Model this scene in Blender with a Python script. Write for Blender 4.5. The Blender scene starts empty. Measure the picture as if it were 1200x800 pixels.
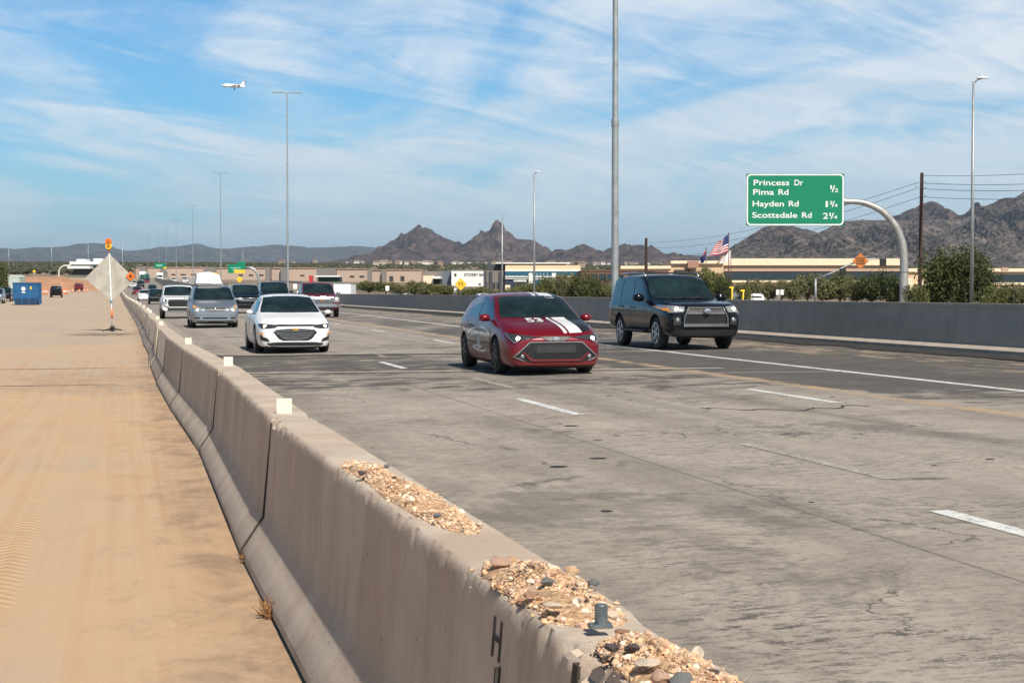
import bpy, bmesh, math, random
import numpy as np
from mathutils import Vector, Matrix, noise
from mathutils.bvhtree import BVHTree

# ------------------------------------------------------------ camera
R = math.radians
S = bpy.context.scene
F, EYE, HY, VX = 1860.0, 1.52, 345.0, 148.0
TH = math.atan((600 - VX) / F)
CT, ST = math.cos(TH), math.sin(TH)
cd = bpy.data.cameras.new('camera'); cam = bpy.data.objects.new('camera', cd)
S.collection.objects.link(cam); S.camera = cam
cd.sensor_width = 36; cd.lens = 36 * F / 1200; cd.clip_start = .1; cd.clip_end = 90000
cam.location = (0, 0, EYE)
cam.rotation_euler = (R(90) - math.atan((400 - HY) / F), 0, -TH)

# ------------------------------------------------------------ light
SUN_EL, SUN_AZ = R(47), R(171.5)      # azimuth measured clockwise from +Y (road direction)
sd = Vector((math.sin(SUN_AZ) * math.cos(SUN_EL), math.cos(SUN_AZ) * math.cos(SUN_EL), math.sin(SUN_EL)))
sl = bpy.data.lights.new('sun', 'SUN'); sl.energy = 5.0; sl.angle = R(.53); sl.color = (1, .93, .82)
so = bpy.data.objects.new('sun', sl); S.collection.objects.link(so)
so.rotation_euler = sd.to_track_quat('Z', 'Y').to_euler()
S.view_settings.view_transform = 'Standard'; S.view_settings.look = 'None'
S.view_settings.gamma = 1; S.view_settings.exposure = 0.2

class NT:
    """small node-graph helper"""
    def __init__(s, tree): s.t = tree; s.n = tree.nodes; s.l = tree.links
    def add(s, typ, **kw):
        nd = s.n.new(typ)
        for k, v in kw.items(): setattr(nd, k, v)
        return nd
    def put(s, sock, v):
        if isinstance(v, bpy.types.NodeSocket): s.l.new(v, sock)
        elif v is not None:
            if sock.type == 'RGBA' and not hasattr(v, '__len__'): v = (v, v, v, 1)
            if sock.type == 'RGBA' and len(v) == 3: v = (*v, 1)
            sock.default_value = v
    def m(s, op, a, b=None, c=None, clamp=False):
        nd = s.add('ShaderNodeMath', operation=op, use_clamp=clamp)
        s.put(nd.inputs[0], a)
        if b is not None: s.put(nd.inputs[1], b)
        if c is not None: s.put(nd.inputs[2], c)
        return nd.outputs[0]
    def mix(s, f, a, b, blend='MIX'):
        nd = s.add('ShaderNodeMix', data_type='RGBA', blend_type=blend)
        s.put(nd.inputs[0], f); s.put(nd.inputs[6], a); s.put(nd.inputs[7], b)
        return nd.outputs[2]
    def vm(s, op, a, b=None):
        nd = s.add('ShaderNodeVectorMath', operation=op); s.put(nd.inputs[0], a)
        if b is not None: s.put(nd.inputs[1], b)
        return nd.outputs[0]
    def noise(s, vec, scale, detail=4, rough=.55, dist=0, out=0):
        nd = s.add('ShaderNodeTexNoise'); s.put(nd.inputs['Vector'], vec)
        nd.inputs['Scale'].default_value = scale; nd.inputs['Detail'].default_value = detail
        nd.inputs['Roughness'].default_value = rough; nd.inputs['Distortion'].default_value = dist
        return nd.outputs[out]
    def vor(s, vec, scale, out='Distance', feature='F1'):
        nd = s.add('ShaderNodeTexVoronoi', feature=feature); s.put(nd.inputs['Vector'], vec)
        nd.inputs['Scale'].default_value = scale
        return nd.outputs[out]
    def ss(s, v, a, b, lo=0., hi=1.):
        nd = s.add('ShaderNodeMapRange', interpolation_type='SMOOTHSTEP'); s.put(nd.inputs[0], v)
        for i, q in enumerate((a, b, lo, hi)): s.put(nd.inputs[i + 1], q)
        return nd.outputs[0]
    def sep(s, v):
        nd = s.add('ShaderNodeSeparateXYZ'); s.put(nd.inputs[0], v); return nd.outputs
    def comb(s, x, y, z):
        nd = s.add('ShaderNodeCombineXYZ')
        for i, q in enumerate((x, y, z)): s.put(nd.inputs[i], q)
        return nd.outputs[0]

# ------------------------------------------------------------ sky with thin cirrus
w = bpy.data.worlds.new('World'); S.world = w; w.use_nodes = True
g = NT(w.node_tree); bg = g.n['Background']
sky = g.add('ShaderNodeTexSky', sky_type='NISHITA', sun_disc=False)
sky.sun_elevation = SUN_EL; sky.sun_rotation = SUN_AZ; sky.air_density = 1.0; sky.dust_density = .6; sky.ozone_density = 1.6
gen = g.add('ShaderNodeTexCoord').outputs['Generated']
dx, dy, dz = g.sep(gen)
el = g.m('MAXIMUM', dz, 0.0)
dd = g.m('ADD', el, .20)
lx = g.m('SUBTRACT', g.m('MULTIPLY', dx, CT), g.m('MULTIPLY', dy, ST))     # sideways of the motorway view
ly = g.m('ADD', g.m('MULTIPLY', dx, ST), g.m('MULTIPLY', dy, CT))
px_ = g.m('DIVIDE', lx, dd); py_ = g.m('DIVIDE', ly, dd)
cv = g.comb(g.m('MULTIPLY', px_, .75), g.m('ADD', g.m('MULTIPLY', py_, .42), g.m('MULTIPLY', px_, .25)), 3.7)
n1 = g.noise(cv, 1.9, 9, .57, 1.2)
cv2 = g.comb(g.m('MULTIPLY', px_, .6), g.m('ADD', g.m('MULTIPLY', py_, .95), g.m('MULTIPLY', px_, -.5)), 9.1)
n2 = g.noise(cv2, 3.4, 9, .66, 1.2)
side = g.m('MULTIPLY', lx, .55)
low = g.ss(dz, .0, .14, .30, .0)
dens = g.m('ADD', g.m('ADD', g.m('ADD', g.m('MULTIPLY', n1, 1.35), g.m('MULTIPLY', n2, .62)), side), low)
cl = g.ss(dens, .74, 1.20, .04, .93)
cloudcol = g.mix(g.ss(n2, .35, .65), (6.2, 7.4, 8.5), (8.0, 8.6, 9.2))
skyc = g.mix(1.0, sky.outputs[0], (.47, .93, 1.22), 'MULTIPLY')
fin = g.mix(g.m('MULTIPLY', cl, g.ss(dz, .20, .42, 1, .3)), skyc, cloudcol)
hz = g.ss(dz, .0, .13, .75, .0)
fin = g.mix(hz, fin, (5.2, 7.1, 8.2))
fin = g.mix(g.ss(dz, .22, .5), fin, g.mix(1.0, fin, (.47, .43, .38), 'MULTIPLY'))  # sky above the view darkened to weaken its fill light
g.l.new(fin, bg.inputs['Color']); bg.inputs['Strength'].default_value = .092

# ------------------------------------------------------------ helpers
COL = S.collection
rnd = random.Random(7)

def ipl(tab, v):
    xs = [a for a, b in tab]; ys = [b for a, b in tab]
    return float(np.interp(v, xs, ys))
ZT = [(-200, 0), (30, 0), (40, .02), (64, .10), (85, .16), (130, .24), (177, .36), (230, .75), (300, 1.5), (410, 3.2), (600, 6.3), (800, 10),
      (1100, 16), (1500, 25), (2000, 37), (3000, 58), (5000, 98), (8000, 150), (20000, 250), (60000, 300)]
CTAB = [(0, 0), (70, 0), (100, -.15), (150, -.45), (220, -.95), (300, -1.6), (410, -1.5), (600, 1), (800, 6), (1100, 18)]
WTAB = [(-60, 17.9), (136, 17.9), (200, 15.2), (280, 12), (370, 9.8), (600, 10.5), (800, 14), (1100, 24)]
def cross(x): return .016 * min(max(x, 0), 18)
def gz(x, y): return ipl(ZT, y) + cross(x)
def world(px, d): # camera depth d, picture column px -> X, Y
    l = (px - 600) / F * d
    return l * CT + d * ST, d * CT - l * ST
def depthY(d, X): return (d - X * ST) / CT

def link(o, parent=None):
    COL.objects.link(o)
    if parent is not None: o.parent = parent
    return o
def meshobj(name, bm, mats=None, parent=None, smooth=False, ang=None):
    me = bpy.data.meshes.new(name); bm.to_mesh(me); bm.free()
    for m_ in ([mats] if isinstance(mats, bpy.types.Material) else (mats or [])): me.materials.append(m_)
    if smooth:
        me.shade_smooth()
        if ang: me.set_sharp_from_angle(angle=R(ang))
    return link(bpy.data.objects.new(name, me), parent)
def tag(o, label=None, cat=None, group=None, kind=None):
    if label: o['label'] = label
    if cat: o['category'] = cat
    if group: o['group'] = group
    if kind: o['kind'] = kind
    return o
def empty(name, loc, rz=0, label=None, cat=None, group=None):
    o = bpy.data.objects.new(name, None); COL.objects.link(o)
    o.location = loc; o.rotation_euler = (0, 0, rz); o.empty_display_size = .2
    return tag(o, label, cat, group)
def copytree(o, parent=None):
    c = o.copy(); COL.objects.link(c)
    if parent is not None: c.parent = parent
    for ch in list(o.children): copytree(ch, c)
    return c

def box(bm, x0, x1, y0, y1, z0, z1, mi=0, mat=None):
    vs = [bm.verts.new(p) for p in ((x0,y0,z0),(x1,y0,z0),(x1,y1,z0),(x0,y1,z0),(x0,y0,z1),(x1,y0,z1),(x1,y1,z1),(x0,y1,z1))]
    if mat is not None:
        for v in vs: v.co = mat @ v.co
    for f in ((3,2,1,0),(4,5,6,7),(0,1,5,4),(1,2,6,5),(2,3,7,6),(3,0,4,7)):
        bm.faces.new([vs[i] for i in f]).material_index = mi
    return vs
def tube(bm, pts, rad, n=10, mi=0, cap=True):
    """tube through pts; rad is a number or a list"""
    pts = [Vector(p) for p in pts]; rings = []
    rr = rad if hasattr(rad, '__len__') else [rad] * len(pts)
    up = None
    for i, p in enumerate(pts):
        t = (pts[min(i + 1, len(pts) - 1)] - pts[max(i - 1, 0)]).normalized()
        if up is None: up = Vector((0, 0, 1)) if abs(t.z) < .9 else Vector((1, 0, 0))
        a = t.cross(up).normalized(); b = a.cross(t).normalized(); up = b
        rings.append([bm.verts.new(p + (a * math.cos(k * 2 * math.pi / n) + b * math.sin(k * 2 * math.pi / n)) * rr[i]) for k in range(n)])
    for r0, r1 in zip(rings, rings[1:]):
        for k in range(n):
            bm.faces.new((r0[k], r0[(k + 1) % n], r1[(k + 1) % n], r1[k])).material_index = mi
    if cap:
        bm.faces.new(rings[0][::-1]).material_index = mi; bm.faces.new(rings[-1]).material_index = mi
def lathe(bm, prof, n=24, axis='z', mi=0, mat=None, cap=True):
    """prof = [(r, h)] turned round an axis"""
    rings = []
    for r_, h in prof:
        ring = []
        for k in range(n):
            a = k * 2 * math.pi / n; c, s_ = math.cos(a) * r_, math.sin(a) * r_
            p = {'z': (c, s_, h), 'y': (c, h, s_), 'x': (h, c, s_)}[axis]
            v = Vector(p)
            if mat is not None: v = mat @ v
            ring.append(bm.verts.new(v))
        rings.append(ring)
    for r0, r1 in zip(rings, rings[1:]):
        for k in range(n):
            bm.faces.new((r0[k], r0[(k + 1) % n], r1[(k + 1) % n], r1[k])).material_index = mi
    if cap: bm.faces.new(rings[0][::-1]).material_index = mi; bm.faces.new(rings[-1]).material_index = mi
def prism(bm, poly, y0, y1, plane='xz', mi=0):
    def P(a, b, h): return {'xz': (a, h, b), 'xy': (a, b, h), 'yz': (h, a, b)}[plane]
    A = [bm.verts.new(P(a, b, y0)) for a, b in poly]; B = [bm.verts.new(P(a, b, y1)) for a, b in poly]
    bm.faces.new(A).material_index = mi; bm.faces.new(B[::-1]).material_index = mi
    for i in range(len(poly)):
        j = (i + 1) % len(poly); bm.faces.new((A[j], A[i], B[i], B[j])).material_index = mi
def fixn(bm): bmesh.ops.recalc_face_normals(bm, faces=bm.faces)
def text_bm(txt, size, weight=0.0, spacing=1.0, extr=.0, align='LEFT'):
    cu = bpy.data.curves.new('t', 'FONT'); cu.body = txt; cu.size = size; cu.offset = weight
    cu.space_character = spacing; cu.extrude = extr; cu.align_x = align; cu.resolution_u = 4
    o = bpy.data.objects.new('t', cu); COL.objects.link(o)
    dg = bpy.context.evaluated_depsgraph_get(); me = bpy.data.meshes.new_from_object(o.evaluated_get(dg))
    bm = bmesh.new(); bm.from_mesh(me)
    bpy.data.objects.remove(o); bpy.data.curves.remove(cu); bpy.data.meshes.remove(me)
    return bm
def bm_merge(dst, src, mat, mi=0):
    mp = {}
    for v in src.verts: mp[v] = dst.verts.new(mat @ v.co)
    for f in src.faces:
        try: dst.faces.new([mp[v] for v in f.verts]).material_index = mi
        except ValueError: pass
    src.free()

# ------------------------------------------------------------ materials
MATS = {}
def simple(name, col, rough=.6, metal=0., var=.12, scale=6., bump=0., coat=0., spec=.5, emit=None, dirt=0., dirtcol=(.25, .2, .15), obj=True):
    if name in MATS: return MATS[name]
    m_ = bpy.data.materials.new(name); m_.use_nodes = True; g = NT(m_.node_tree); b = g.n['Principled BSDF']
    tc = g.add('ShaderNodeTexCoord').outputs['Object']
    n = g.noise(tc, scale, 5, .6)
    c = g.mix(g.ss(n, .3, .7), tuple(x * (1 - var) for x in col), tuple(min(1, x * (1 + var)) for x in col))
    if dirt:
        dn = g.noise(tc, scale * .35, 6, .7, .4)
        c = g.mix(g.ss(dn, .45, .8, 0, dirt), c, dirtcol)
    g.l.new(c, b.inputs['Base Color']); b.inputs['Metallic'].default_value = metal
    g.l.new(g.ss(n, .2, .8, rough * .85, min(1, rough * 1.15)), b.inputs['Roughness'])
    b.inputs['Specular IOR Level'].default_value = spec
    if coat: b.inputs['Coat Weight'].default_value = coat; b.inputs['Coat Roughness'].default_value = .06
    if bump:
        bp = g.add('ShaderNodeBump'); bp.inputs['Strength'].default_value = bump; bp.inputs['Distance'].default_value = .02
        g.l.new(n, bp.inputs['Height']); g.l.new(bp.outputs[0], b.inputs['Normal'])
    if emit:
        b.inputs['Emission Color'].default_value = (*emit[0], 1); b.inputs['Emission Strength'].default_value = emit[1]
    MATS[name] = m_; return m_
def custom(name, fn, rough=.85):
    m_ = bpy.data.materials.new(name); m_.use_nodes = True; g = NT(m_.node_tree); b = g.n['Principled BSDF']
    b.inputs['Roughness'].default_value = rough
    fn(g, b, g.add('ShaderNodeTexCoord').outputs['Object']); MATS[name] = m_; return m_
def bump(g, b, h, st, dist):
    bp = g.add('ShaderNodeBump'); bp.inputs['Strength'].default_value = st; bp.inputs['Distance'].default_value = dist
    g.l.new(h, bp.inputs['Height']); g.l.new(bp.outputs[0], b.inputs['Normal'])

def road_fn(g, b, tc):
    x, y, z = g.sep(tc)
    fine = g.noise(tc, 14, 6, .75); med = g.noise(tc, 1.1, 8, .68, .3); big = g.noise(tc, .22, 5, .6, .5)
    st = g.noise(g.vm('MULTIPLY', tc, (.28, 1.0, 1)), 2.4, 8, .72, .5)          # crosswise drag marks
    lo = g.noise(g.vm('MULTIPLY', tc, (2.2, .14, 1)), 1.0, 5, .6)               # along the lanes
    base = g.mix(g.ss(med, .3, .7), (.27, .225, .185), (.43, .37, .31))
    base = g.mix(g.ss(lo, .35, .65, 0, .45), base, (.31, .27, .235))
    base = g.mix(g.ss(big, .4, .65, 0, .4), base, (.40, .35, .295))
    sk = g.m('ADD', y, g.m('MULTIPLY', x, .35))
    bandA = g.m('MULTIPLY', g.ss(sk, 31.0, 31.3), g.ss(sk, 39.2, 38.9))
    bandB = g.m('MULTIPLY', g.ss(sk, 21.0, 27.0), g.ss(sk, 31.2, 30.9))
    bandC = g.m('MULTIPLY', g.ss(sk, 39, 41), g.ss(sk, 75, 48))
    side = g.m('MULTIPLY', g.ss(x, 9.6, 10.4), g.ss(y, 4, 13))
    strip = g.m('MULTIPLY', g.ss(x, 15.2, 16.6), g.ss(x, 17.6, 17.3, 0.6, 1))
    d = g.m('ADD', g.m('MULTIPLY', bandA, .44), g.m('MULTIPLY', bandB, .27))
    d = g.m('ADD', d, g.m('MULTIPLY', bandC, .16)); d = g.m('ADD', d, g.m('MULTIPLY', side, .32))
    d = g.m('ADD', d, g.m('MULTIPLY', strip, .15))
    q = g.m('ADD', d, g.m('ADD', g.m('MULTIPLY', g.m('ADD', g.m('ADD', st, med), g.m('MULTIPLY', g.m('SUBTRACT', big, .5), .8)), 1.15), -.65))
    dark = g.ss(q, .72, .92, 0, .9)
    c = base
    gr = g.noise(g.vm('MULTIPLY', tc, (.55, 1.6, 1)), 9, 5, .85)
    patchy = g.ss(g.noise(tc, .5, 4, .6, .3), .44, .66)
    c = g.mix(g.m('MULTIPLY', g.ss(gr, .50, .60), g.m('ADD', g.m('MULTIPLY', patchy, .72), .26)), c, (.075, .067, .06))
    c = g.mix(g.ss(fine, .48, .66, 0, .5), c, (.12, .10, .085))
    c = g.mix(g.ss(g.noise(tc, 55, 4, .8), .52, .66, 0, .4), c, (.5, .44, .37))
    # wheel-track polish and oil down the lanes
    c = g.mix(g.m('MULTIPLY', g.ss(g.noise(g.vm('MULTIPLY', tc, (1.3, .05, 1)), 1.2, 3, .5), .52, .7), .35), c, (.14, .125, .115))
    cr2 = g.vor(g.vm('ADD', g.vm('MULTIPLY', tc, (1, .6, 1)), g.vm('MULTIPLY', g.noise(tc, 1.3, 5, .7, out=1), (.9, .9, 0))), .33, feature='DISTANCE_TO_EDGE')
    c = g.mix(g.m('MULTIPLY', g.ss(cr2, .006, .002), g.ss(g.noise(tc, .35, 3, .6), .5, .6, 0, .75)), c, (.06, .05, .045))
    saw = g.m('ABSOLUTE', g.m('SUBTRACT', g.m('MODULO', g.m('ADD', x, 38.35), 3.56), .02))
    c = g.mix(g.ss(saw, .022, .008, 0, .55), c, (.08, .07, .06))
    trk = g.m('ABSOLUTE', g.m('SUBTRACT', g.m('MODULO', g.m('ADD', x, 37.7), 1.78), .89))
    c = g.mix(g.m('MULTIPLY', g.ss(trk, .55, .1, 0, .34), g.ss(g.noise(g.vm('MULTIPLY', tc, (1, .12, 1)), 1.5, 5, .7), .35, .6)), c, (.15, .125, .105))
    c = g.mix(g.m('MULTIPLY', g.ss(g.noise(g.vm('MULTIPLY', tc, (.8, .55, 1)), .55, 7, .75, .6), .53, .63), .55), c, g.mix(fine, (.06, .055, .05), (.16, .14, .12)))
    c = g.mix(g.m('MULTIPLY', dark, g.ss(g.m('ADD', g.noise(g.vm('MULTIPLY', tc, (.5, 2.4, 1)), 3.1, 7, .75), g.m('MULTIPLY', fine, .35)), .44, .74, .62, 1)), c, g.mix(fine, (.022, .02, .02), (.085, .076, .07)))
    # faint tan old line, worn
    old = g.m('MULTIPLY', g.ss(x, 9.62, 9.70), g.ss(x, 9.98, 9.9))
    c = g.mix(g.m('MULTIPLY', old, g.ss(g.noise(tc, 1.7, 5, .7), .36, .56, .1, .85)), c, (.42, .29, .17))
    tan = g.m('MULTIPLY', g.ss(x, 13.9, 14.9), g.ss(x, 16.6, 15.7))
    c = g.mix(g.m('MULTIPLY', tan, g.ss(g.noise(g.vm('MULTIPLY', tc, (1, .25, 1)), 2.2, 6, .7), .46, .62, 0, .7)), c, (.40, .30, .20))
    c = g.mix(g.ss(y, 60, 160, 0, .8), c, (.24, .215, .19))
    g.l.new(c, b.inputs['Base Color']); b.inputs['Roughness'].default_value = .9
    bump(g, b, g.m('ADD', fine, g.m('MULTIPLY', gr, .8)), .5, .012)
def slab_fn(g, b, tc):
    x, y, z = g.sep(tc)
    lg = g.noise(g.vm('MULTIPLY', tc, (1.0, .10, 1)), 1.7, 6, .6, .15)
    big = g.noise(tc, .16, 5, .6, .6); fine = g.noise(tc, 22, 6, .75); cr = g.noise(g.vm('MULTIPLY', tc, (1.2, .8, 1)), 1.6, 8, .75, .4); ls = g.noise(g.vm('MULTIPLY', tc, (9, .10, 1)), 1.3, 5, .6, .2)
    c = g.mix(g.ss(lg, .3, .7), (.50, .315, .185), (.47, .345, .24))
    gry = g.m('MULTIPLY', g.m('MULTIPLY', g.ss(x, -.60, -.55), g.ss(x, -.24, -.30)), g.ss(y, 26, 15))
    c = g.mix(g.ss(ls, .42, .62, 0, .38), c, (.55, .41, .28)); c = g.mix(g.ss(ls, .50, .32, 0, .30), c, (.45, .27, .15))
    c = g.mix(g.m('MULTIPLY', gry, g.ss(lg, .2, .6, .3, .7)), c, (.47, .355, .25))
    c = g.mix(g.ss(big, .42, .62, 0, .6), c, (.56, .36, .205))
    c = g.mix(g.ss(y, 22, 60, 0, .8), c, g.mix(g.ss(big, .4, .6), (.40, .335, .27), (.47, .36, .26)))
    c = g.mix(g.m('MULTIPLY', g.ss(cr, .50, .68), g.ss(x, -.4, .4, .12, .6)), c, (.23, .17, .12))
    c = g.mix(g.ss(fine, .55, .8, 0, .3), c, (.30, .22, .15)); c = g.mix(g.ss(g.noise(tc, 70, 3, .7), .60, .70, 0, .55), c, (.24, .17, .11))
    # rough strip of caked mud with a tread pattern
    mudx = g.m('MULTIPLY', g.m('MULTIPLY', g.ss(x, -.82, -.74), g.ss(x, -.52, -.58)), g.ss(y, 24, 13))
    tread = g.m('MULTIPLY', g.m('SINE', g.m('MULTIPLY', g.m('ADD', y, g.m('MULTIPLY', g.m('ABSOLUTE', g.m('ADD', x, .66)), 1.3)), 50)), .5)
    mm = g.m('MULTIPLY', mudx, g.ss(g.noise(tc, 1.5, 4, .6), .34, .52))
    c = g.mix(g.m('MULTIPLY', mm, g.m('MULTIPLY', g.ss(tread, -.3, .5, .2, .6), g.ss(g.noise(tc, 7, 4, .7), .38, .6))), c, (.58, .38, .20))
    pd = g.vm('LENGTH', g.vm('SUBTRACT', tc, (-.7, 58.5, 0)))
    nd = g.add('ShaderNodeVectorMath', operation='LENGTH'); g.l.new(g.vm('MULTIPLY', g.vm('SUBTRACT', tc, (-.6, 59.0, .08)), (.7, .45, 0)), nd.inputs[0])
    c = g.mix(g.m('MULTIPLY', g.ss(nd.outputs['Value'], 1.6, .2), g.ss(cr, .35, .6)), c, (.13, .09, .06))
    bd = g.m('MULTIPLY', g.ss(y, 24, 27), g.ss(y, 34, 30))
    c = g.mix(g.m('MULTIPLY', bd, g.m('MULTIPLY', g.ss(x, -3.5, -.5), g.ss(cr, .35, .6, 0, .55))), c, (.25, .2, .155))
    foot = g.m('MULTIPLY', g.ss(x, .1, .52), g.ss(cr, .4, .6, .2, .7)); c = g.mix(foot, c, (.25, .17, .11))
    g.l.new(c, b.inputs['Base Color']); b.inputs['Roughness'].default_value = .93
    bump(g, b, g.m('ADD', g.m('MULTIPLY', fine, .6), g.m('ADD', g.m('MULTIPLY', g.m('MULTIPLY', tread, mm), 1.5), cr)), .45, .015)
def conc_fn(tint, dark, streak=1.0, low=None):
    def fn(g, b, tc):
        oi = g.add('ShaderNodeObjectInfo').outputs['Random']
        p = g.vm('ADD', tc, g.comb(g.m('MULTIPLY', oi, 37.), g.m('MULTIPLY', oi, 11.), 0))
        x, y, z = g.sep(tc)
        a = g.noise(g.vm('MULTIPLY', p, (1, 1, .12)), 5.5, 6, .65); m2 = g.noise(p, 1.6, 7, .65, .3); f = g.noise(p, 38, 5, .7)
        pit = g.vor(g.vm('MULTIPLY', p, (1, 1, .55)), 17)
        c = g.mix(g.ss(m2, .3, .7), tint, tuple(q * .82 for q in tint))
        c = g.mix(g.ss(a, .48, .8, 0, .32 * streak), c, dark)
        st2 = g.noise(g.vm('MULTIPLY', p, (1, 1, .045)), 34, 4, .7)
        c = g.mix(g.ss(st2, .60, .75, 0, .5 * streak), c, dark)
        if low: c = g.mix(g.m('MULTIPLY', g.ss(g.noise(g.vm('MULTIPLY', p, (1, 1, .4)), 2.1, 5, .6, .2), .42, .66), .5), c, low)
        c = g.mix(g.ss(f, .58, .8, 0, .35), c, tuple(q * .5 for q in tint))
        c = g.mix(g.m('MULTIPLY', g.ss(pit, .09, .05), g.ss(m2, .5, .6)), c, (.07, .05, .04))
        g.l.new(c, b.inputs['Base Color']); b.inputs['Roughness'].default_value = .9
        bump(g, b, g.m('ADD', f, g.m('MULTIPLY', g.ss(pit, .12, .05), -1.2)), .4, .008)
    return fn
M_ROAD = custom('road_concrete', road_fn); M_SLAB = custom('dusty_slab', slab_fn)
M_BARR = custom('barrier_concrete', conc_fn((.57, .47, .375), (.16, .115, .085), 1.0, (.40, .28, .205)))
M_WALL = custom('wall_concrete', conc_fn((.54, .445, .36), (.27, .215, .175), 1.0))
def leaf_fn(c0, c1):
    def fn(g, b, tc):
        oi = g.add('ShaderNodeObjectInfo').outputs['Random']
        n = g.noise(tc, 1.1, 3, .6); n2 = g.noise(tc, 9, 2, .6)
        c = g.mix(g.ss(g.m('ADD', n, g.m('MULTIPLY', g.m('SUBTRACT', n2, .5), .5)), .35, .65), c0, c1)
        c = g.mix(g.m('MULTIPLY', oi, .55), c, tuple(.5 * (a + q) * .8 for a, q in zip(c1, (.16, .16, .05))))
        g.l.new(c, b.inputs['Base Color']); b.inputs['Roughness'].default_value = .7; b.inputs['Specular IOR Level'].default_value = .25
    return fn
M_LEAF = custom('desert_foliage', leaf_fn((.065, .075, .026), (.18, .18, .065)))
M_LEAF2 = custom('grey_green_foliage', leaf_fn((.09, .095, .045), (.22, .205, .10)))
M_LEAF3 = custom('dark_tree_foliage', leaf_fn((.022, .036, .013), (.075, .095, .03)))
M_SCRUB = custom('scrub_foliage', leaf_fn((.022, .026, .017), (.062, .062, .040)))
M_BARK = simple('bark', (.13, .095, .065), .9, bump=.4)
def terr_fn(g, b, tc):
    n = g.noise(tc, .004, 8, .65); v = g.noise(tc, .035, 6, .7); f = g.noise(tc, 1.2, 5, .7)
    c = g.mix(g.ss(n, .4, .6), (.30, .21, .14), (.22, .17, .12))
    c = g.mix(g.ss(v, .45, .6, 0, .75), c, (.075, .08, .045)); c = g.mix(g.ss(f, .5, .7, 0, .3), c, (.14, .1, .07))
    g.l.new(c, b.inputs['Base Color']); b.inputs['Roughness'].default_value = .95
M_TERR = custom('desert_ground', terr_fn)
def mount_fn(c0, c1, c2, sc):
    def fn(g, b, tc):
        n = g.noise(tc, .0022 * sc, 9, .7, .3); v = g.noise(tc, .02 * sc, 7, .72); vo = g.vor(tc, .035 * sc)
        c = g.mix(g.ss(n, .35, .65), c0, c1); c = g.mix(g.ss(v, .44, .56, 0, .85), c, c2)
        c = g.mix(g.ss(vo, .22, .10, 0, .65), c, tuple(min(1, q * 1.7) for q in c1))
        g.l.new(c, b.inputs['Base Color']); b.inputs['Roughness'].default_value = .95
        bump(g, b, g.m('ADD', v, vo), .9, 22. / sc)
    return fn
M_MT = custom('rocky_hillside', mount_fn((.105, .066, .062), (.20, .14, .122), (.022, .02, .018), 1.))
M_MT2 = custom('boulder_hillside', mount_fn((.11, .085, .078), (.25, .195, .17), (.02, .02, .017), 2.4))
M_MTF = custom('far_hillside', mount_fn((.13, .11, .10), (.17, .14, .125), (.06, .06, .055), .3))
M_WHITE = simple('white_paint', (.78, .78, .76), .6, var=.05)
M_STEEL = simple('galvanised_steel', (.36, .38, .385), .5, .55, .12, 3, dirt=.25, dirtcol=(.22, .22, .21))
M_BLACK = simple('black_rubber', (.018, .018, .019), .8)
M_PLAST = simple('black_plastic', (.022, .022, .024), .5)
M_CHROME = simple('bright_chrome', (.75, .75, .76), .18, 1., .03)
M_SILV = simple('silver_trim', (.45, .45, .46), .35, .8, .05)
M_YEL = simple('yellow_paint', (.80, .50, .03), .5)
M_ORG = simple('orange_sheet', (.85, .17, .015), .5)
M_GREEN = simple('green_sign_sheet', (.0, .205, .105), .4, var=.05)
M_REDP = simple('red_sheet', (.5, .03, .03), .6)
M_BLUEF = simple('blue_cloth', (.02, .03, .12), .8)

# ============================================================ ground, roads
def strip(name, xs, ys, zfun, mat, xfun=None, kind='structure'):
    bm = bmesh.new(); rows = []
    for y in ys:
        rows.append([bm.verts.new((xfun(x, y) if xfun else x, y, 0)) for x in xs])
        for v, x in zip(rows[-1], xs): v.co.z = zfun(v.co.x, y)
    for a, b in zip(rows, rows[1:]):
        for i in range(len(xs) - 1): bm.faces.new((a[i], a[i + 1], b[i + 1], b[i]))
    return tag(meshobj(name, bm, mat, smooth=True), kind=kind)
Ys = [-60, -20, 0, 20, 30, 35, 40, 50, 64, 75, 85, 100, 115, 130, 150, 177, 200, 215, 230, 250, 275, 300, 335, 370, 410, 450, 500, 550, 600, 650, 700, 750, 800, 950, 1100]
cc = lambda x, y: x + ipl(CTAB, y)
def terr():
    ys = Ys + [1300, 1500, 1750, 2000, 2500, 3000, 4000, 5000, 6500, 8000, 12000, 20000, 40000, 60000]
    xs = [-60000, -20000, -8000, -3000, -1200, -500, -150, -40, 0, 9, 18, 40, 100, 300, 900, 2500, 6000, 14000, 30000, 60000]
    return strip('ground', xs, [-3000] + ys, lambda x, y: ipl(ZT, y) + cross(x) - .06, M_TERR)
terr()
strip('road', [1.0, 3, 5, 8, 11, 14, 17.95], Ys, lambda x, y: gz(x, y), M_ROAD, lambda x, y: cc(1.0, y) + (x - 1.0) / 16.95 * (ipl(WTAB, y) - cc(1.0, y)))
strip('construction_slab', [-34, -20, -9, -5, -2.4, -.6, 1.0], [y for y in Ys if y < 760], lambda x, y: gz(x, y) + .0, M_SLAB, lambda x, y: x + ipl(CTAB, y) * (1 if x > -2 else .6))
strip('opposing_road', [19.2, 24, 30, 36.5], Ys, lambda x, y: gz(18, y) - .01, simple('pale_concrete', (.33, .30, .265), .9, var=.15, scale=.6),
      lambda x, y: x - 18.4 + ipl(WTAB, y) if y > 136 else x)
strip('frontage_road', [52, 60], Ys, lambda x, y: gz(18, y) - .02, simple('old_asphalt', (.075, .072, .07), .9, var=.2, scale=.8), lambda x, y: x + ipl(CTAB, y))

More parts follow.
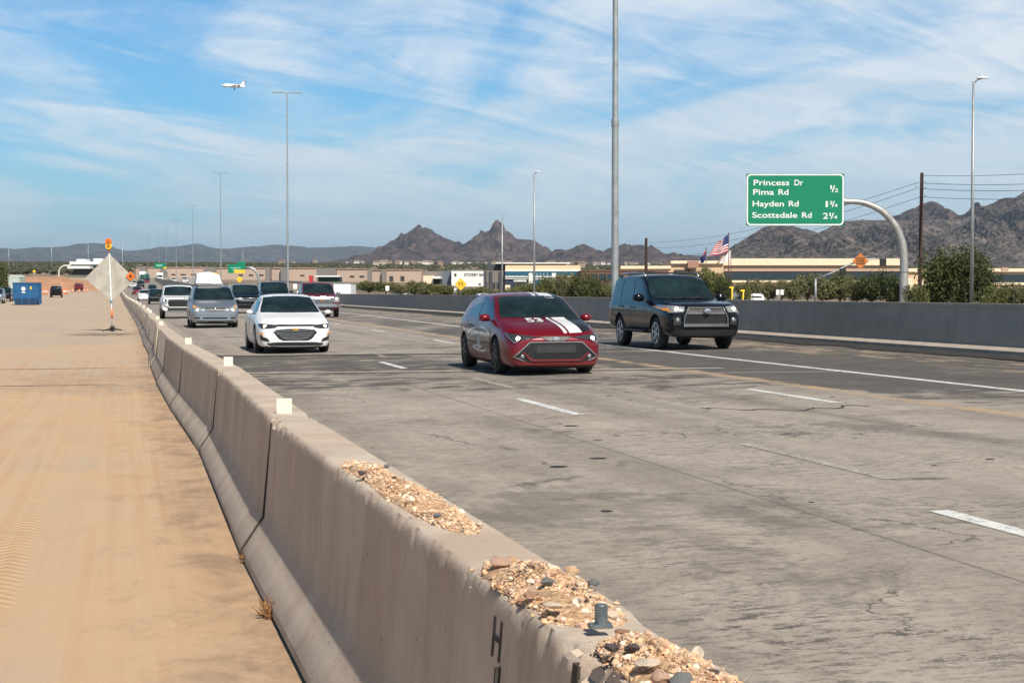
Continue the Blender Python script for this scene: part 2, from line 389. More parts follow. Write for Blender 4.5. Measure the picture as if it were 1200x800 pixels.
def mark_fn(col, lo, hi):
    def fn(g, b, tc):
        n = g.noise(tc, 16, 6, .8); n2 = g.noise(tc, 2.5, 4, .6)
        c = g.mix(g.ss(g.m('ADD', g.m('MULTIPLY', n, .75), g.m('MULTIPLY', n2, .25)), lo, hi), col, (.22, .19, .165))
        g.l.new(c, b.inputs['Base Color']); b.inputs['Roughness'].default_value = .7
    return fn
M_MARK = custom('lane_paint', mark_fn((.68, .68, .66), .50, .60)); M_GHOST = custom('worn_lane_paint', mark_fn((.46, .41, .35), .42, .58))
def marks(name, segs, wd, mat, dz=.004):
    bm = bmesh.new()
    for (xa, ya, xb, yb) in segs:
        n = max(1, int(abs(yb - ya) / 8)); pr = None
        for i in range(n + 1):
            t = i / n; x = xa + (xb - xa) * t; y = ya + (yb - ya) * t
            pts = [bm.verts.new((x + s_ * wd / 2, y, gz(x + s_ * wd / 2, y) + dz)) for s_ in (-1, 1)]
            if pr: bm.faces.new((pr[0], pr[1], pts[1], pts[0]))
            pr = pts
    return tag(meshobj(name, bm, mat), kind='structure')
def segc(X, y0, ln, y1, cyc=12.19):
    out = []; y = y0
    while y < y1: out.append((cc(X, y), y, cc(X, y + ln), y + ln)); y += cyc
    return out
marks('lane_marking', [(5.24, 5.7, 5.24, 9.55)], .15, M_MARK); marks('lane_marking', segc(5.24, 18.2, 3.0, 420), .14, M_MARK)
marks('lane_marking', segc(8.8, 18.6, 3.05, 420), .14, M_MARK)
marks('worn_lane_marking', segc(5.74, 11.2, 3.0, 90), .12, M_GHOST)
marks('edge_marking', [(cc(1.5, y), y, cc(1.5, y + 8), y + 8) for y in range(16, 400, 8)], .12, M_GHOST)
marks('edge_marking', [(11.85, -10, 11.95, 12), (11.95, 12, 12.12, 40), (12.12, 40, 12.9, 90), (12.9, 90, 13.0, 136), (13.0, 136, 9, 300), (9, 300, 7, 410)], .17, M_MARK)
# expansion joints across the carriageway
def joint(name, pts, wd, mat, dz):
    bm = bmesh.new(); pr = None
    for x, y in pts:
        a = [bm.verts.new((x, y - wd / 2, gz(x, y) + dz)), bm.verts.new((x, y + wd / 2, gz(x, y) + dz))]
        if pr: bm.faces.new((pr[0], a[0], a[1], pr[1]))
        pr = a
    return tag(meshobj(name, bm, mat), kind='structure')
M_JL = simple('joint_concrete', (.42, .37, .31), .9, var=.2); M_JD = simple('joint_tar', (.03, .028, .027), .9, var=.3)
jit = lambda a: a + rnd.uniform(-.05, .05)
joint('expansion_joint', [(x, jit(31.0 - .35 * x)) for x in np.linspace(1.1, 10.6, 24)], .30, M_JL, .006)
joint('tar_seam', [(x, jit(30.6 - .35 * x)) for x in np.linspace(1.1, 10.2, 30)], .16, M_JD, .003)
joint('tar_seam', [(x, jit(39.0 - .34 * x)) for x in np.linspace(1.1, 8.6, 30)], .45, M_JD, .005)
joint('tar_seam', [(x, jit(29.2 - .33 * x)) for x in np.linspace(1.3, 12, 30)], .12, M_JL, .005)
joint('tar_seam', [(x, jit(19.6 - .2 * x) + .22 * math.sin(x * 3) + .12 * math.sin(x * 11)) for x in np.linspace(6.9, 8.9, 34)], .07, M_JD, .005)
joint('slab_joint', [(x, jit(27.6 + .02 * x)) for x in np.linspace(-16, .45, 50)], .10, simple('slab_joint_dirt', (.15, .11, .08), .95, var=.4), .004)
joint('slab_joint', [(x, jit(33.6 + .02 * x)) for x in np.linspace(-16, .45, 50)], .12, MATS['slab_joint_dirt'], .004)
joint('slab_joint', [(x, jit(58.8 + .02 * x)) for x in np.linspace(-1.9, .3, 20)], .35, MATS['slab_joint_dirt'], .004)
# spots of tar
bm = bmesh.new()
for i in range(34):
    x, y = rnd.uniform(1.6, 9.5), rnd.uniform(8, 26); r_ = rnd.uniform(.015, .04) if i > 5 else .07
    vs = [bm.verts.new((x + r_ * (1 + .25 * rnd.random()) * math.cos(k), y + r_ * (1 + .25 * rnd.random()) * math.sin(k), gz(x, y) + .003)) for k in np.arange(0, 6.28, .7)]
    bm.faces.new(vs)
tag(meshobj('road_tar_spots', bm, M_JD), kind='structure')

# ============================================================ concrete barrier segments
XTL = [(-12, .86), (-3.1, .87), (3.0, .86), (9.1, .80), (15.2, .835), (21.3, .72), (27.4, .65), (33.5, .645), (39.6, .69), (45.7, .66), (51.8, .65), (70, .65), (2000, .65)]
def bx(y): return ipl(XTL, y) + .125 + (ipl(CTAB, y))
BP = [(.292, .028), (.292, .072), (.125 + .045, .255), (.125, .795), (.11, .812), (.0, .814)]  # half profile (offset, z), F shape
def barrier_mesh(name, ln, nseg, chip, seed):
    bm = bmesh.new(); r2 = random.Random(seed)
    BQ = BP if not chip else BP[:3] + [(.1300, .735), (.1275, .765), (.125, .788), (.1195, .803), (.109, .8125), (.09, .814), (.05, .814), (0, .814)]
    prof = [(-a, z) for a, z in BQ] + [(a, z) for a, z in BQ[-2::-1]]
    # finer profile near the rims
    pf = []
    for (a, z), (b_, z2) in zip(prof, prof[1:]):
        k = 1 if not chip else (5 if abs(z2 - z) > .3 else 2 if z < .5 else 1)
        for i in range(k): pf.append((a + (b_ - a) * i / k, z + (z2 - z) * i / k))
    pf.append(prof[-1]); rows = []
    for i in range(nseg + 1):
        t = i / nseg; y = (t - .5) * ln
        row = []
        for a, z in pf:
            da = dz = 0
            if chip:
                e = min(t, 1 - t) * ln
                nz = noise.noise(Vector((y * 6 + seed, a * 9, z * 9))) ; n3 = noise.noise(Vector((y * 21 + seed, a * 30, z * 22)))
                rim = max(0, 1 - math.hypot(abs(a) - .122, z - .803) / .042)
                amt = (max(0, nz - .36) * .05 + max(0, n3 - .26) * .03) * rim * (1 if a < 0 else .5)
                amt += max(0, 1 - e / .16) * rim * max(0, n3 + .35) * .05
                if seed == 5: amt += max(0, 1 - e / .55) * rim * max(0, nz + n3 * .6 + .18) * .07 * (1 if a < 0 else .4)
                da = -math.copysign(amt, a) * .9 if a else 0; dz = -amt * .9 + n3 * .0018; da += n3 * .0012
            row.append(bm.verts.new((a + da, y, z + dz)))
        rows.append(row)
    for A, B in zip(rows, rows[1:]):
        for k in range(len(pf) - 1): bm.faces.new((A[k + 1], A[k], B[k], B[k + 1]))
    bm.faces.new(rows[0]); bm.faces.new(rows[-1][::-1])
    box(bm, -.29, .29, -ln / 2, -ln / 2 + 1.2, -.0, .027); box(bm, -.29, .29, ln / 2 - 1.2, ln / 2, -.0, .027)
    me = bpy.data.meshes.new(name); bm.to_mesh(me); bm.free(); me.materials.append(M_BARR)
    me.shade_smooth(); me.set_sharp_from_angle(angle=R(38)); return me
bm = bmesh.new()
kp = [(-a * .9, z) for a, z in BP[2:4]] ; kp = [(-a - .010, z) for a, z in BP[:3]] + [(-.128, .79)]; prism(bm, kp + [(-a, z) for a, z in kp[::-1]], 3.028, 3.066); fixn(bm)  # added dark filler, stands in for the shade inside the open joints
JOINT_FILL = bpy.data.meshes.new('joint_shade_filler'); bm.to_mesh(JOINT_FILL); bm.free(); JOINT_FILL.materials.append(simple('painted_joint_shade', (.05, .04, .032), .95, var=.3, scale=20))
far_me = barrier_mesh('concrete_barrier', 6.055, 1, False, 1)
near_me = [barrier_mesh('concrete_barrier', 6.065, 260, True, s_) for s_ in (5, 9, 14)]
ordn = ['first', 'second', 'third', 'fourth', 'fifth', 'sixth', 'seventh', 'eighth', 'ninth', 'tenth', 'eleventh', 'twelfth']
nearlab = ['long grey concrete barrier segment nearest the camera with gravel heaped on top and chipped rim',
           'streaked concrete barrier segment between the nearest joint with a white block and the gravel-topped one',
           'concrete barrier segment whose far joint lies beside the second white block',
           'concrete barrier segment just beyond the second white reflector block']
for k in range(-2, 66):
    ya = 9.1 + 6.1 * k; yb = ya + 6.1; xa, xb = bx(ya), bx(yb)
    ym = (ya + yb) / 2; me = near_me[k % 3] if k < 3 else far_me
    if k in (-2, -1): me = near_me[0]
    o = bpy.data.objects.new('concrete_barrier', me); COL.objects.link(o)
    jx = random.Random(k * 7 + 3).uniform(-.018, .018) if k > 0 else 0
    o.location = ((xa + xb) / 2 + jx, ym, ipl(ZT, ym) + (jx * .4 if k > 0 else 0)); o.rotation_euler = (math.atan2(gz(0, yb) - gz(0, ya), 6.1), 0, -math.atan2(xb - xa, 6.1) + jx * .25)
    if k == -2: lb = 'gravel-topped concrete barrier segment under the bolt, cut by the bottom edge of the photo'
    elif k == -1: lb = 'concrete barrier segment with two gravel piles on top, ending at the nearest open joint'
    elif k == 0: lb = 'concrete barrier segment starting at the open joint beside the largest white block'
    elif k < 11: lb = 'tan concrete barrier segment, %s one beyond the segment carrying the largest white block' % ordn[k - 1]
    else: lb = 'small far concrete barrier segment in the line running back beside the traffic'
    link(bpy.data.objects.new('joint_shade_filler', JOINT_FILL), o)
    tag(o, lb, 'barrier', 'concrete barrier segments along the work zone' if k < 11 else 'far concrete barrier segments')
# dark mark on the nearest barrier side
# F shape side slope is followed by tilting the letter
def side_text(txt, yy, z0, size, seg_y, mat, parent):
    b_ = text_bm(txt, size, .0, 1., .0008)
    bm = bmesh.new(); M = Matrix(((0, 0, -1, 0), (-1, 0, 0, 0), (0, 1, 0, 0), (0, 0, 0, 1)))
    bm_merge(bm, b_, M)
    for v in bm.verts:
        y, z = v.co.y + yy, v.co.z + z0
        off = .125 + (.795 - z) / (.795 - .255) * .045 if z > .255 else .17
        v.co = Vector((-off - .003 + (v.co.x * .6), y, z))
    fixn(bm); return meshobj('painted_letter', bm, mat, parent)
seg = [o for o in COL.objects if o.name.startswith('concrete_barrier') and abs(o.location.y - 6.05) < .2][0]
M_LET = simple('faded_black_paint', (.05, .045, .04), .9, var=.4, scale=30)
side_text('H', -2.37, .66, .14, 0, M_LET, seg)
bm = bmesh.new(); prism(bm, [(-.166, .42), (-.154, .42), (-.138, .652), (-.150, .652)], -2.474, -2.462); fixn(bm); meshobj('paint_stroke', bm, M_LET, seg)
# rail joints
bm0 = bmesh.new(); box(bm0, -.045, .045, -.006, .006, .0, .09); bmesh.ops.bevel(bm0, geom=bm0.edges[:], offset=.002, segments=1)
M_REFL = simple('white_reflector', (.70, .68, .58), .45, var=.10, scale=26, dirt=.5, dirtcol=(.45, .38, .28))
mk = [9.45, 15.9, 23.0, 36.6, 43.8, 56, 62, 74, 86, 98, 104, 116, 122, 134, 146, 158, 170, 182, 194, 206, 225, 245, 265, 285]
mkl = ['largest white square reflector block at the nearest open barrier joint', 'second nearest white reflector block on the barrier top',
       'third nearest white reflector block, on the barrier left of the white sedan', 'fourth white reflector block, left of the silver minivan',
       'fifth white reflector block, left of the silver minivan wheel']
for i, y in enumerate(mk):
    if i == 0:
        o = tag(meshobj('barrier_reflector', bm0, M_REFL), mkl[0], 'reflector', 'white reflector blocks on the barrier')
        b2 = bmesh.new(); box(b2, -.05, .05, .007, .05, .0, .006); box(b2, -.03, .03, .007, .012, .006, .07); first = o
        meshobj('bracket', b2, M_JL, o)
    else:
        o = copytree(first); o['label'] = mkl[i] if i < 5 else 'tiny white reflector block on the far barrier line'
        if i >= 5: o['group'] = 'far white reflector blocks'
    o.location = (bx(y) + (-.02 if i == 0 else .03 if i != 3 else -.03), y, ipl(ZT, y) + .815); o.rotation_euler = (0, 0, rnd.uniform(-.15, .1))
    o.scale = (1, 1, 1) if i < 5 else (1.15, 1, 1.1)

# ============================================================ right-hand concrete wall
def wall():
    root = empty('concrete_wall', (18, 60, .28), 0, 'long dark grey concrete wall along the right side of the motorway', 'wall')
    bm = bmesh.new(); ys = list(range(-20, 137, 12)) + [150, 170, 200, 240, 280, 325, 370, 430, 500, 600, 700, 800]
    prof = [(-.36, 0), (-.36, .06), (-.20, .16), (-.10, .95), (-.12, .955), (-.12, 1.035), (.14, 1.035), (.14, .0)]
    rows = []
    for y in ys:
        x0 = ipl(WTAB, y) + .15; h = ipl([(0, 1), (136, 1), (220, 1.25), (370, 1.9), (480, 1.3), (800, 1.1)], y)
        rows.append([bm.verts.new((x0 + a - 18, y - 60, gz(18, y) + z * h - .28)) for a, z in prof])
    for A, B in zip(rows, rows[1:]):
        for k in range(len(prof) - 1): bm.faces.new((A[k], A[k + 1], B[k + 1], B[k]))
    fixn(bm); meshobj('wall_body', bm, M_WALL, root)
    bm = bmesh.new()
    for y in (55, 57.5): box(bm, -.145, -.115, y - 60 - .10, y - 60 + .10, .86, .92)
    meshobj('anchor_pad', bm, M_BLACK, root)
wall()

# ============================================================ gravel, stones, bolt on the barrier
def rock_mesh(seed, sub=2):
    bm = bmesh.new(); bmesh.ops.create_icosphere(bm, subdivisions=sub, radius=1)
    r2 = random.Random(seed); cuts = [(Vector((r2.gauss(0, 1), r2.gauss(0, 1), r2.gauss(0, 1))).normalized(), r2.uniform(.45, .85)) for _ in range(11)]
    for v in bm.verts:
        for n_, d_ in cuts:
            q = v.co.dot(n_) - d_
            if q > 0: v.co -= n_ * q
        v.co += Vector((1, 1, 1)) * noise.noise(v.co * 2.5 + Vector((seed, 0, 0))) * .07
        v.co.z *= .72
    return bm
def stone_mat(name, c): return simple(name, c, .85, var=.35, scale=28, bump=.5)
ST_ = [stone_mat('stone_' + n_, c) for n_, c in (('tan', (.62, .41, .25)), ('pink', (.52, .33, .24)), ('grey', (.17, .17, .175)), ('dark', (.09, .07, .07)), ('cream', (.72, .58, .45)), ('rust', (.33, .17, .10)))]
M_DIRT = simple('orange_grit', (.56, .35, .20), .95, var=.4, scale=60, bump=.8)
def pile(y0, y1, cx, hw, hh, n, label, seed):
    r2 = random.Random(seed); bm = bmesh.new(); NX, NY = 22, int((y1 - y0) / .012)
    def H(u, t):  # u -1..1 across, t 0..1 along
        e = max(0, 1 - u * u) ** .7 * max(0, 1 - abs(2 * t - 1) ** 5) ** .8
        return hh * e * (.62 + .9 * noise.noise(Vector((u * 1.4, t * (y1 - y0) * 7, seed)))) 
    base = ipl(ZT, y0) + .8135; grid = []
    wj = lambda t: hw * (1 + .28 * noise.noise(Vector((t * 6, seed * 3.1, 0)))) * (max(.02, 1 - abs(2 * t - 1) ** 4)) ** .5
    for j in range(NY + 1):
        t = j / NY; y = y0 + (y1 - y0) * t; row = []
        for i in range(NX + 1):
            u = -1 + 2 * i / NX
            row.append(bm.verts.new((cx(y) + u * wj(t), y, base + H(u, t) + noise.noise(Vector((u * hw * 90, y * 90, 3))) * .0025)))
        grid.append(row)
    for A, B in zip(grid, grid[1:]):
        for i in range(NX): bm.faces.new((A[i], A[i + 1], B[i + 1], B[i]))
    rk = [rock_mesh(s_, 1) for s_ in range(8)]
    for k in range(n):
        t = r2.random(); u = r2.uniform(-1, 1); u = math.copysign(abs(u) ** .9, u)
        s_ = min(.0095, .0011 * math.exp(abs(r2.gauss(0, .85))))
        if r2.random() < .006: s_ = .012
        y = y0 + (y1 - y0) * t; uu = u * (1 + abs(r2.gauss(0, .22)) if r2.random() < .10 else .98)
        p = Vector((cx(y) + uu * wj(t), y, base + H(min(1, abs(uu)), t) + s_ * .25))
        M = Matrix.Translation(p) @ Matrix.Rotation(r2.random() * 6.28, 4, 'Z') @ Matrix.Rotation(r2.uniform(-.7, .7), 4, 'X') @ Matrix.Diagonal((s_ * r2.uniform(.8, 1.5), s_, s_, 1))
        src = rk[r2.randrange(8)]; mi = r2.choices((1, 2, 3, 4, 5, 6), (14, 2.2, .5, .5, 4, 1.0))[0]; mp = {}
        for v in src.verts: mp[v] = bm.verts.new(M @ v.co)
        for f in src.faces: bm.faces.new([mp[v] for v in f.verts]).material_index = mi
    for b_ in rk: b_.free()
    o = meshobj('gravel_pile', bm, [M_DIRT] + ST_); tag(o, label, 'gravel', kind='stuff'); return o
cxp = lambda y: bx(y) + .0
pile(4.55, 6.65, lambda y: bx(y) - .01 - .02 * (y - 5.6), .082, .034, 11000, 'long heap of orange gravel on the barrier top, farthest of the three', 3)
pile(3.20, 4.05, lambda y: bx(y) - .012, .098, .038, 8000, 'heap of orange gravel on the barrier top just beyond the steel bolt', 8)
pile(2.35, 3.08, lambda y: bx(y) - .005, .095, .034, 7500, 'nearest heap of orange gravel on the barrier top at the photo bottom', 12)
def P2(px, py, zz):   # point on a level plane of known height seen at a picture position
    d = F * (EYE - zz) / (py - HY); X, Y = world(px, d); return X, Y
rocks = [(587, 658, .030, 1, 'pink angular stone at the far end of the middle gravel heap'), (600, 654, .022, 0, 'small tan stone on top at the far end of the middle heap'),
 (611, 660, .020, 3, 'dark purple stone beside the tan one at the far end of the middle heap'), (670, 668, .026, 0, 'ochre block stone on the outer barrier rim'),
 (624, 692, .026, 1, 'pale pink stone on the inner rim of the middle heap'), (652, 708, .032, 4, 'flat cream stone in the middle gravel heap'),
 (697, 680, .018, 2, 'grey stone on the outer rim of the middle gravel heap'), (656, 696, .024, 5, 'flat rust coloured stone in the middle gravel heap'),
 (640, 679, .020, 2, 'grey stone in the middle gravel heap'), (716, 717, .020, 4, 'cream stone just beyond the steel bolt'),
 (741, 757, .017, 3, 'small dark stone in the nearest gravel heap'), (760, 774, .030, 4, 'flat pale stone in the nearest gravel heap'),
 (816, 765, .027, 4, 'round cream stone alone on the outer rim near the photo bottom'), (838, 790, .021, 3, 'dark purple stone on the outer rim at the photo bottom'),
 (796, 796, .030, 2, 'grey stone at the bottom edge of the photo on the nearest heap'), (718, 757, .020, 3, 'greyish purple stone left of the small dark one in the nearest heap'),
 (732, 738, .022, 5, 'thin rust coloured stone at the foot of the bolt'), (778, 792, .024, 1, 'pink stone near the bottom edge of the nearest heap'),
 (539, 597, .014, 5, 'small red stone alone near the outer rim of the farthest heap'), (563, 612, .014, 4, 'tiny white stone at the near end of the farthest heap'),
 (424, 551, .020, 3, 'dark stone at the far end of the farthest gravel heap'), (511, 601, .016, 2, 'small grey stone in the farthest gravel heap'), (452, 543, .015, 2, 'grey chip on the outer side of the farthest gravel heap')]
for i, (px, py, s_, mi, lb) in enumerate(rocks):
    off = .03 if mi != 5 else .02
    if px in (670, 816, 838, 539, 563): off = .008
    if px == 697: off = .012
    X, Y = P2(px, py + 2, .82 + off)
    o = meshobj('stone', rock_mesh(40 + i, 3), ST_[mi], smooth=True, ang=22)
    o.location = (X, Y, .8145 + off + s_ * .1); o.scale = (s_ * 1.05, s_ * .9, s_ * .85 if 'flat' not in lb and 'thin' not in lb else s_ * .4); o.rotation_euler = (0, 0, rnd.random() * 6)
    tag(o, lb, 'stone', 'loose stones on the barrier top')
X, Y = P2(705, 738, .83)
t = empty('steel_bolt', (X, Y, .838), 0, 'grey steel bolt standing upright in the gravel on the barrier', 'bolt')
bm = bmesh.new(); lathe(bm, [(.0135, 0), (.0135, .040), (.0115, .0425)], 24); meshobj('bolt_shank', bm, simple('weathered_steel', (.17, .2, .215), .5, .6, .2, 30, bump=.2), t, True, 35)
bm = bmesh.new(); box(bm, -.026, .022, -.013, .013, -.006, .003); bmesh.ops.bevel(bm, geom=bm.edges[:], offset=.003, segments=2); meshobj('washer_plate', bm, MATS['weathered_steel'], t)

# dry weeds at the foot of the barrier
def weed(px, py, h, label, seed):
    X, Y = P2(px, py, .05); r2 = random.Random(seed); bm = bmesh.new()
    for k in range(90):
        a = r2.random() * 6.28; l = h * r2.uniform(.3, 1); q = Vector((math.cos(a) * r2.uniform(.1, .6) - .15, math.sin(a) * r2.uniform(.1, .7), r2.uniform(.4, 1))).normalized()
        p0 = Vector((r2.uniform(-.01, .01), r2.uniform(-.04, .04), 0)); p1 = p0 + q * l * .6; p2 = p1 + (q + Vector((r2.uniform(-.6, .6), r2.uniform(-.6, .6), .1))).normalized() * l * .4
        tube(bm, (p0, p1, p2), (.0022, .0016, .0008), 4)
        for _ in range(3):
            c = p1.lerp(p2, r2.random()); d_ = Vector((r2.gauss(0, 1), r2.gauss(0, 1), r2.gauss(0, 1))).normalized() * .007
            e = d_.cross(q).normalized() * .004; bm.faces.new([bm.verts.new(c + v_) for v_ in (-d_, e, d_, -e)])
    o = meshobj('dry_weed', bm, simple('dry_stems', (.33, .17, .07), .9, var=.4, scale=50)); o.location = (X, Y, .0); tag(o, label, 'weed', 'dry weeds at the barrier foot'); return o
weed(289, 652, .09, 'dry brown weed in the barrier joint, nearest of the two beside the open joint', 1)
weed(315, 716, .12, 'dry reddish brown weed at the barrier foot, the one lower in the photo', 2)
bm = bmesh.new(); r2 = random.Random(5)
for k in range(420):
    y = r2.uniform(3.2, 30); x = bx(y) - .30 - abs(r2.gauss(0, .10)) - .01; s_ = r2.uniform(.003, .012)
    b_ = rock_mesh(k % 5, 1); bm_merge(bm, b_, Matrix.Translation((x, y, .004)) @ Matrix.Diagonal((s_, s_ * 1.4, s_ * .7, 1)), 0 if k % 3 else 1)
tag(meshobj('barrier_foot_debris', bm, [simple('brown_debris', (.10, .065, .04), .95, var=.4), ST_[0]]), 'thin line of brown grit and crumbs along the foot of the barrier', 'grit', kind='stuff')
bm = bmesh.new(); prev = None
for y in np.arange(-6, 134, .3):   # dark ragged-edged strip along the right wall
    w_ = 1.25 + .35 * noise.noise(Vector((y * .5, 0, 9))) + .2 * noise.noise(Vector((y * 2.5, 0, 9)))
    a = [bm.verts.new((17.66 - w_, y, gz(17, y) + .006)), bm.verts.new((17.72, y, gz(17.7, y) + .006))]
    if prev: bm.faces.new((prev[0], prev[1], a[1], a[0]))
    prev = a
tag(meshobj('gutter_strip', bm, simple('dark_gutter_strip', (.03, .027, .025), .95, var=.5, scale=4)), kind='structure')
bm = bmesh.new(); prev = None  # thin dark brown strip of varying width along the barrier foot
for y in np.arange(1.5, 60, .12):
    w_ = .02 + .035 * (noise.noise(Vector((y * 1.7, 0, 4))) + .5) + .02 * noise.noise(Vector((y * 9, 2, 4)))
    x = bx(y) - .29; a = [bm.verts.new((x - max(.012, w_), y, .005 + ipl(ZT, y))), bm.verts.new((x + .02, y, .005 + ipl(ZT, y)))]
    if prev: bm.faces.new((prev[0], prev[1], a[1], a[0]))
    prev = a
tag(meshobj('foot_seam', bm, MATS['brown_debris']), kind='structure')

# ============================================================ mountains
def mountain(name, pts, d, front, back, mat, amp, seed, label, step=1.6, rows=46):
    bm = bmesh.new(); s_ = F / d; px0, px1 = pts[0][0], pts[-1][0]; n = int((px1 - px0) / step)
    X0, Y0 = world((px0 + px1) / 2, d); base = ipl(ZT, Y0) - 30
    grid = []
    for i in range(n + 1):
        px = px0 + (px1 - px0) * i / n; zr = EYE + (HY - ipl(pts, px)) / s_ ; l = (px - 600) / s_; col = []
        zr += noise.noise(Vector((px * .35, seed, 0))) * .9 / s_ + noise.noise(Vector((px * .12, seed, 5))) * 1.1 / s_
        for j in range(rows + 1):
            v = -1 + 1.6 * j / rows      # -1 foot .. 0 ridge .. .6 behind
            if v <= 0: t = 1 + v; h = t ** 1.15 * (.72 + .28 * t); dep = front * v
            else: t = 1 - v; h = t ** 1.2; dep = back * v
            q = 4 * t * (1 - t) if v <= 0 else 0
            P = Vector((l / 420 * (2400 / front), dep / 900 * (2400 / front) * .6, seed))
            r_ = noise.fractal(P * 1.6, .9, 2.1, 6); rg = 1 - abs(noise.noise(P * 3.1 + Vector((0, 0, 7)))) * 2
            r4 = noise.fractal(P * 8, .8, 2.1, 4)
            hh = (zr - base) * max(0, h + q * (.28 * r_ + .22 * rg + .09 * r4) * amp)
            dl = noise.noise(P * 2 + Vector((9, 3, 1))) * front * .03 * q
            ll = l + dl; dd_ = d + dep
            col.append(bm.verts.new((ll * CT + dd_ * ST - X0, dd_ * CT - ll * ST - Y0, base + hh)))
        grid.append(col)
    for A, B in zip(grid, grid[1:]):
        for j in range(rows): bm.faces.new((A[j], B[j], B[j + 1], A[j + 1]))
    o = meshobj(name, bm, mat, smooth=True); o.location = (X0, Y0, 0); return tag(o, kind='structure')
mountain('mountains', [(-160, 297), (-60, 294), (0, 293), (30, 292), (60, 290), (80, 289), (95, 286), (110, 284), (125, 286), (140, 292), (150, 294), (165, 293), (190, 289), (215, 288), (232, 285), (245, 289), (262, 292), (290, 289), (310, 288), (325, 286), (345, 288), (370, 290), (400, 288.5), (425, 288), (440, 290), (455, 296), (480, 300), (540, 300)], 21000, 6000, 3000, M_MTF, .8, 2, '', 2.2)
mountain('mountains', [(395, 312), (415, 307), (430, 304), (441.5, 301), (461, 288.5), (472, 279), (485.5, 271), (494, 267.5), (499, 266), (505, 268), (516, 276.5), (528, 281), (540.5, 287.5), (548, 286), (557, 282.5), (573.5, 273), (582.5, 269.5), (584.5, 264.5), (586, 261.5), (590, 262), (591.5, 267), (593, 270.5), (598, 272.5), (604, 279), (612, 281), (620, 280.5), (628.5, 286), (642, 295), (660, 301), (690, 307)], 8600, 2300, 1500, M_MT, 1., 11, '', .9, 60)
mountain('mountains', [(620, 306), (642, 297), (650.5, 292.5), (661.5, 294.5), (672.5, 289), (683.5, 285.3), (692, 290), (700, 294), (707, 294), (716, 290), (725, 287.5), (732, 285), (745, 287.5), (752, 286), (760, 291), (770, 296), (790, 299.5), (815, 299.5), (840, 303), (870, 306)], 7400, 1900, 1200, M_MT, 1., 5, '', .9, 50)
mountain('mountains', [(1000, 275), (1030, 262), (1046, 253), (1055, 249), (1065, 244.5), (1079, 239), (1085, 237), (1090, 236), (1098, 238.5), (1109, 247), (1120, 255.5), (1140, 262), (1180, 275)], 6400, 1800, 1200, M_MT, 1., 15, '', .9, 50)
mountain('mountains', [(815, 306), (835, 299), (857, 289), (872, 280), (885, 271.5), (895, 265.5), (905, 263.5), (922, 264), (932, 266), (941, 269), (955, 274.5), (975, 283), (1010, 296), (1030, 306)], 4200, 1300, 900, M_MT2, .9, 21, '', .9, 60)
mountain('mountains', [(915, 300), (940, 286), (955, 275), (966, 269), (982, 260), (995, 257.5), (1010, 256.5), (1032, 258), (1046, 257), (1070, 258), (1095, 257), (1120, 257), (1136.5, 252), (1142, 243.5), (1156, 240), (1175, 231.5), (1189, 231), (1200, 223), (1230, 212), (1280, 224), (1340, 238), (1420, 260)], 5000, 1700, 1200, M_MT2, 1.1, 27, '', 1.0, 60)

# ============================================================ vegetation
def crown_mesh(name, n, mat, seed, leaf=.11, lobes=11, flat=1.):
    r2 = random.Random(seed); bm = bmesh.new()
    L = []
    for k in range(lobes):
        a = r2.random() * 6.28; rr = r2.uniform(.1, .62); z = r2.uniform(.28, .74)
        L.append((Vector((math.cos(a) * rr, math.sin(a) * rr, z * flat)), r2.uniform(.25, .42)))
    for k in range(n):
        c, r_ = L[r2.randrange(lobes)]
        v = Vector((r2.gauss(0, 1), r2.gauss(0, 1), r2.gauss(0, 1))).normalized() * r_ * (r2.random() ** .45) * r2.uniform(.8, 1.25)
        v.z *= .8; p = c + v
        if p.z < .08: p.z = .08 + r2.random() * .15
        if noise.noise(p * 4.5 + Vector((seed, 0, 0))) < -.24: continue
        a = Vector((r2.gauss(0, 1), r2.gauss(0, 1), r2.gauss(0, .8))).normalized(); b = a.cross(Vector((r2.gauss(0, 1), r2.gauss(0, 1), r2.gauss(0, 1)))).normalized()
        s_ = leaf * r2.uniform(.4, 1)
        bm.faces.new([bm.verts.new(p + q) for q in (-a * s_, b * s_ * .45, a * s_, -b * s_ * .45)])
    me = bpy.data.meshes.new(name); bm.to_mesh(me); bm.free(); me.materials.append(mat); return me
def trunk_mesh(seed):
    r2 = random.Random(seed); bm = bmesh.new()
    for k in range(5):
        a = r2.random() * 6.28; p = Vector((r2.uniform(-.04, .04), r2.uniform(-.04, .04), 0)); pts = [p]; 
        for j in range(4): p = p + Vector((math.cos(a) * .07 + r2.uniform(-.04, .04), math.sin(a) * .07 + r2.uniform(-.04, .04), .16)); pts.append(p)
        tube(bm, pts, [.035, .028, .02, .014, .006], 6)
    me = bpy.data.meshes.new('trunk'); bm.to_mesh(me); bm.free(); me.materials.append(M_BARK); return me
CR = [crown_mesh('crown', 7500, m_, i + 3, .062, 14) for i, m_ in enumerate((M_LEAF, M_LEAF2, M_LEAF3, M_LEAF, M_LEAF2))]
CRB = crown_mesh('crown', 24000, M_LEAF3, 77, .036, 20, .95)
TRK = [trunk_mesh(i) for i in range(3)]
def bush(X, Y, h, wd, k, label, group=None, name='desert_shrub', cat='shrub', z=None, crown=None):
    t = empty(name, (X, Y, gz(X, Y) - .05 if z is None else z), rnd.random() * 6.28, label, cat, group)
    t.scale = (wd / 2, wd / 2, h)
    for nm, me in (('crown', crown or CR[k % 5]), ('trunk', TRK[k % 3])):
        o = bpy.data.objects.new(nm, me); link(o, t)
    return t
blist = []
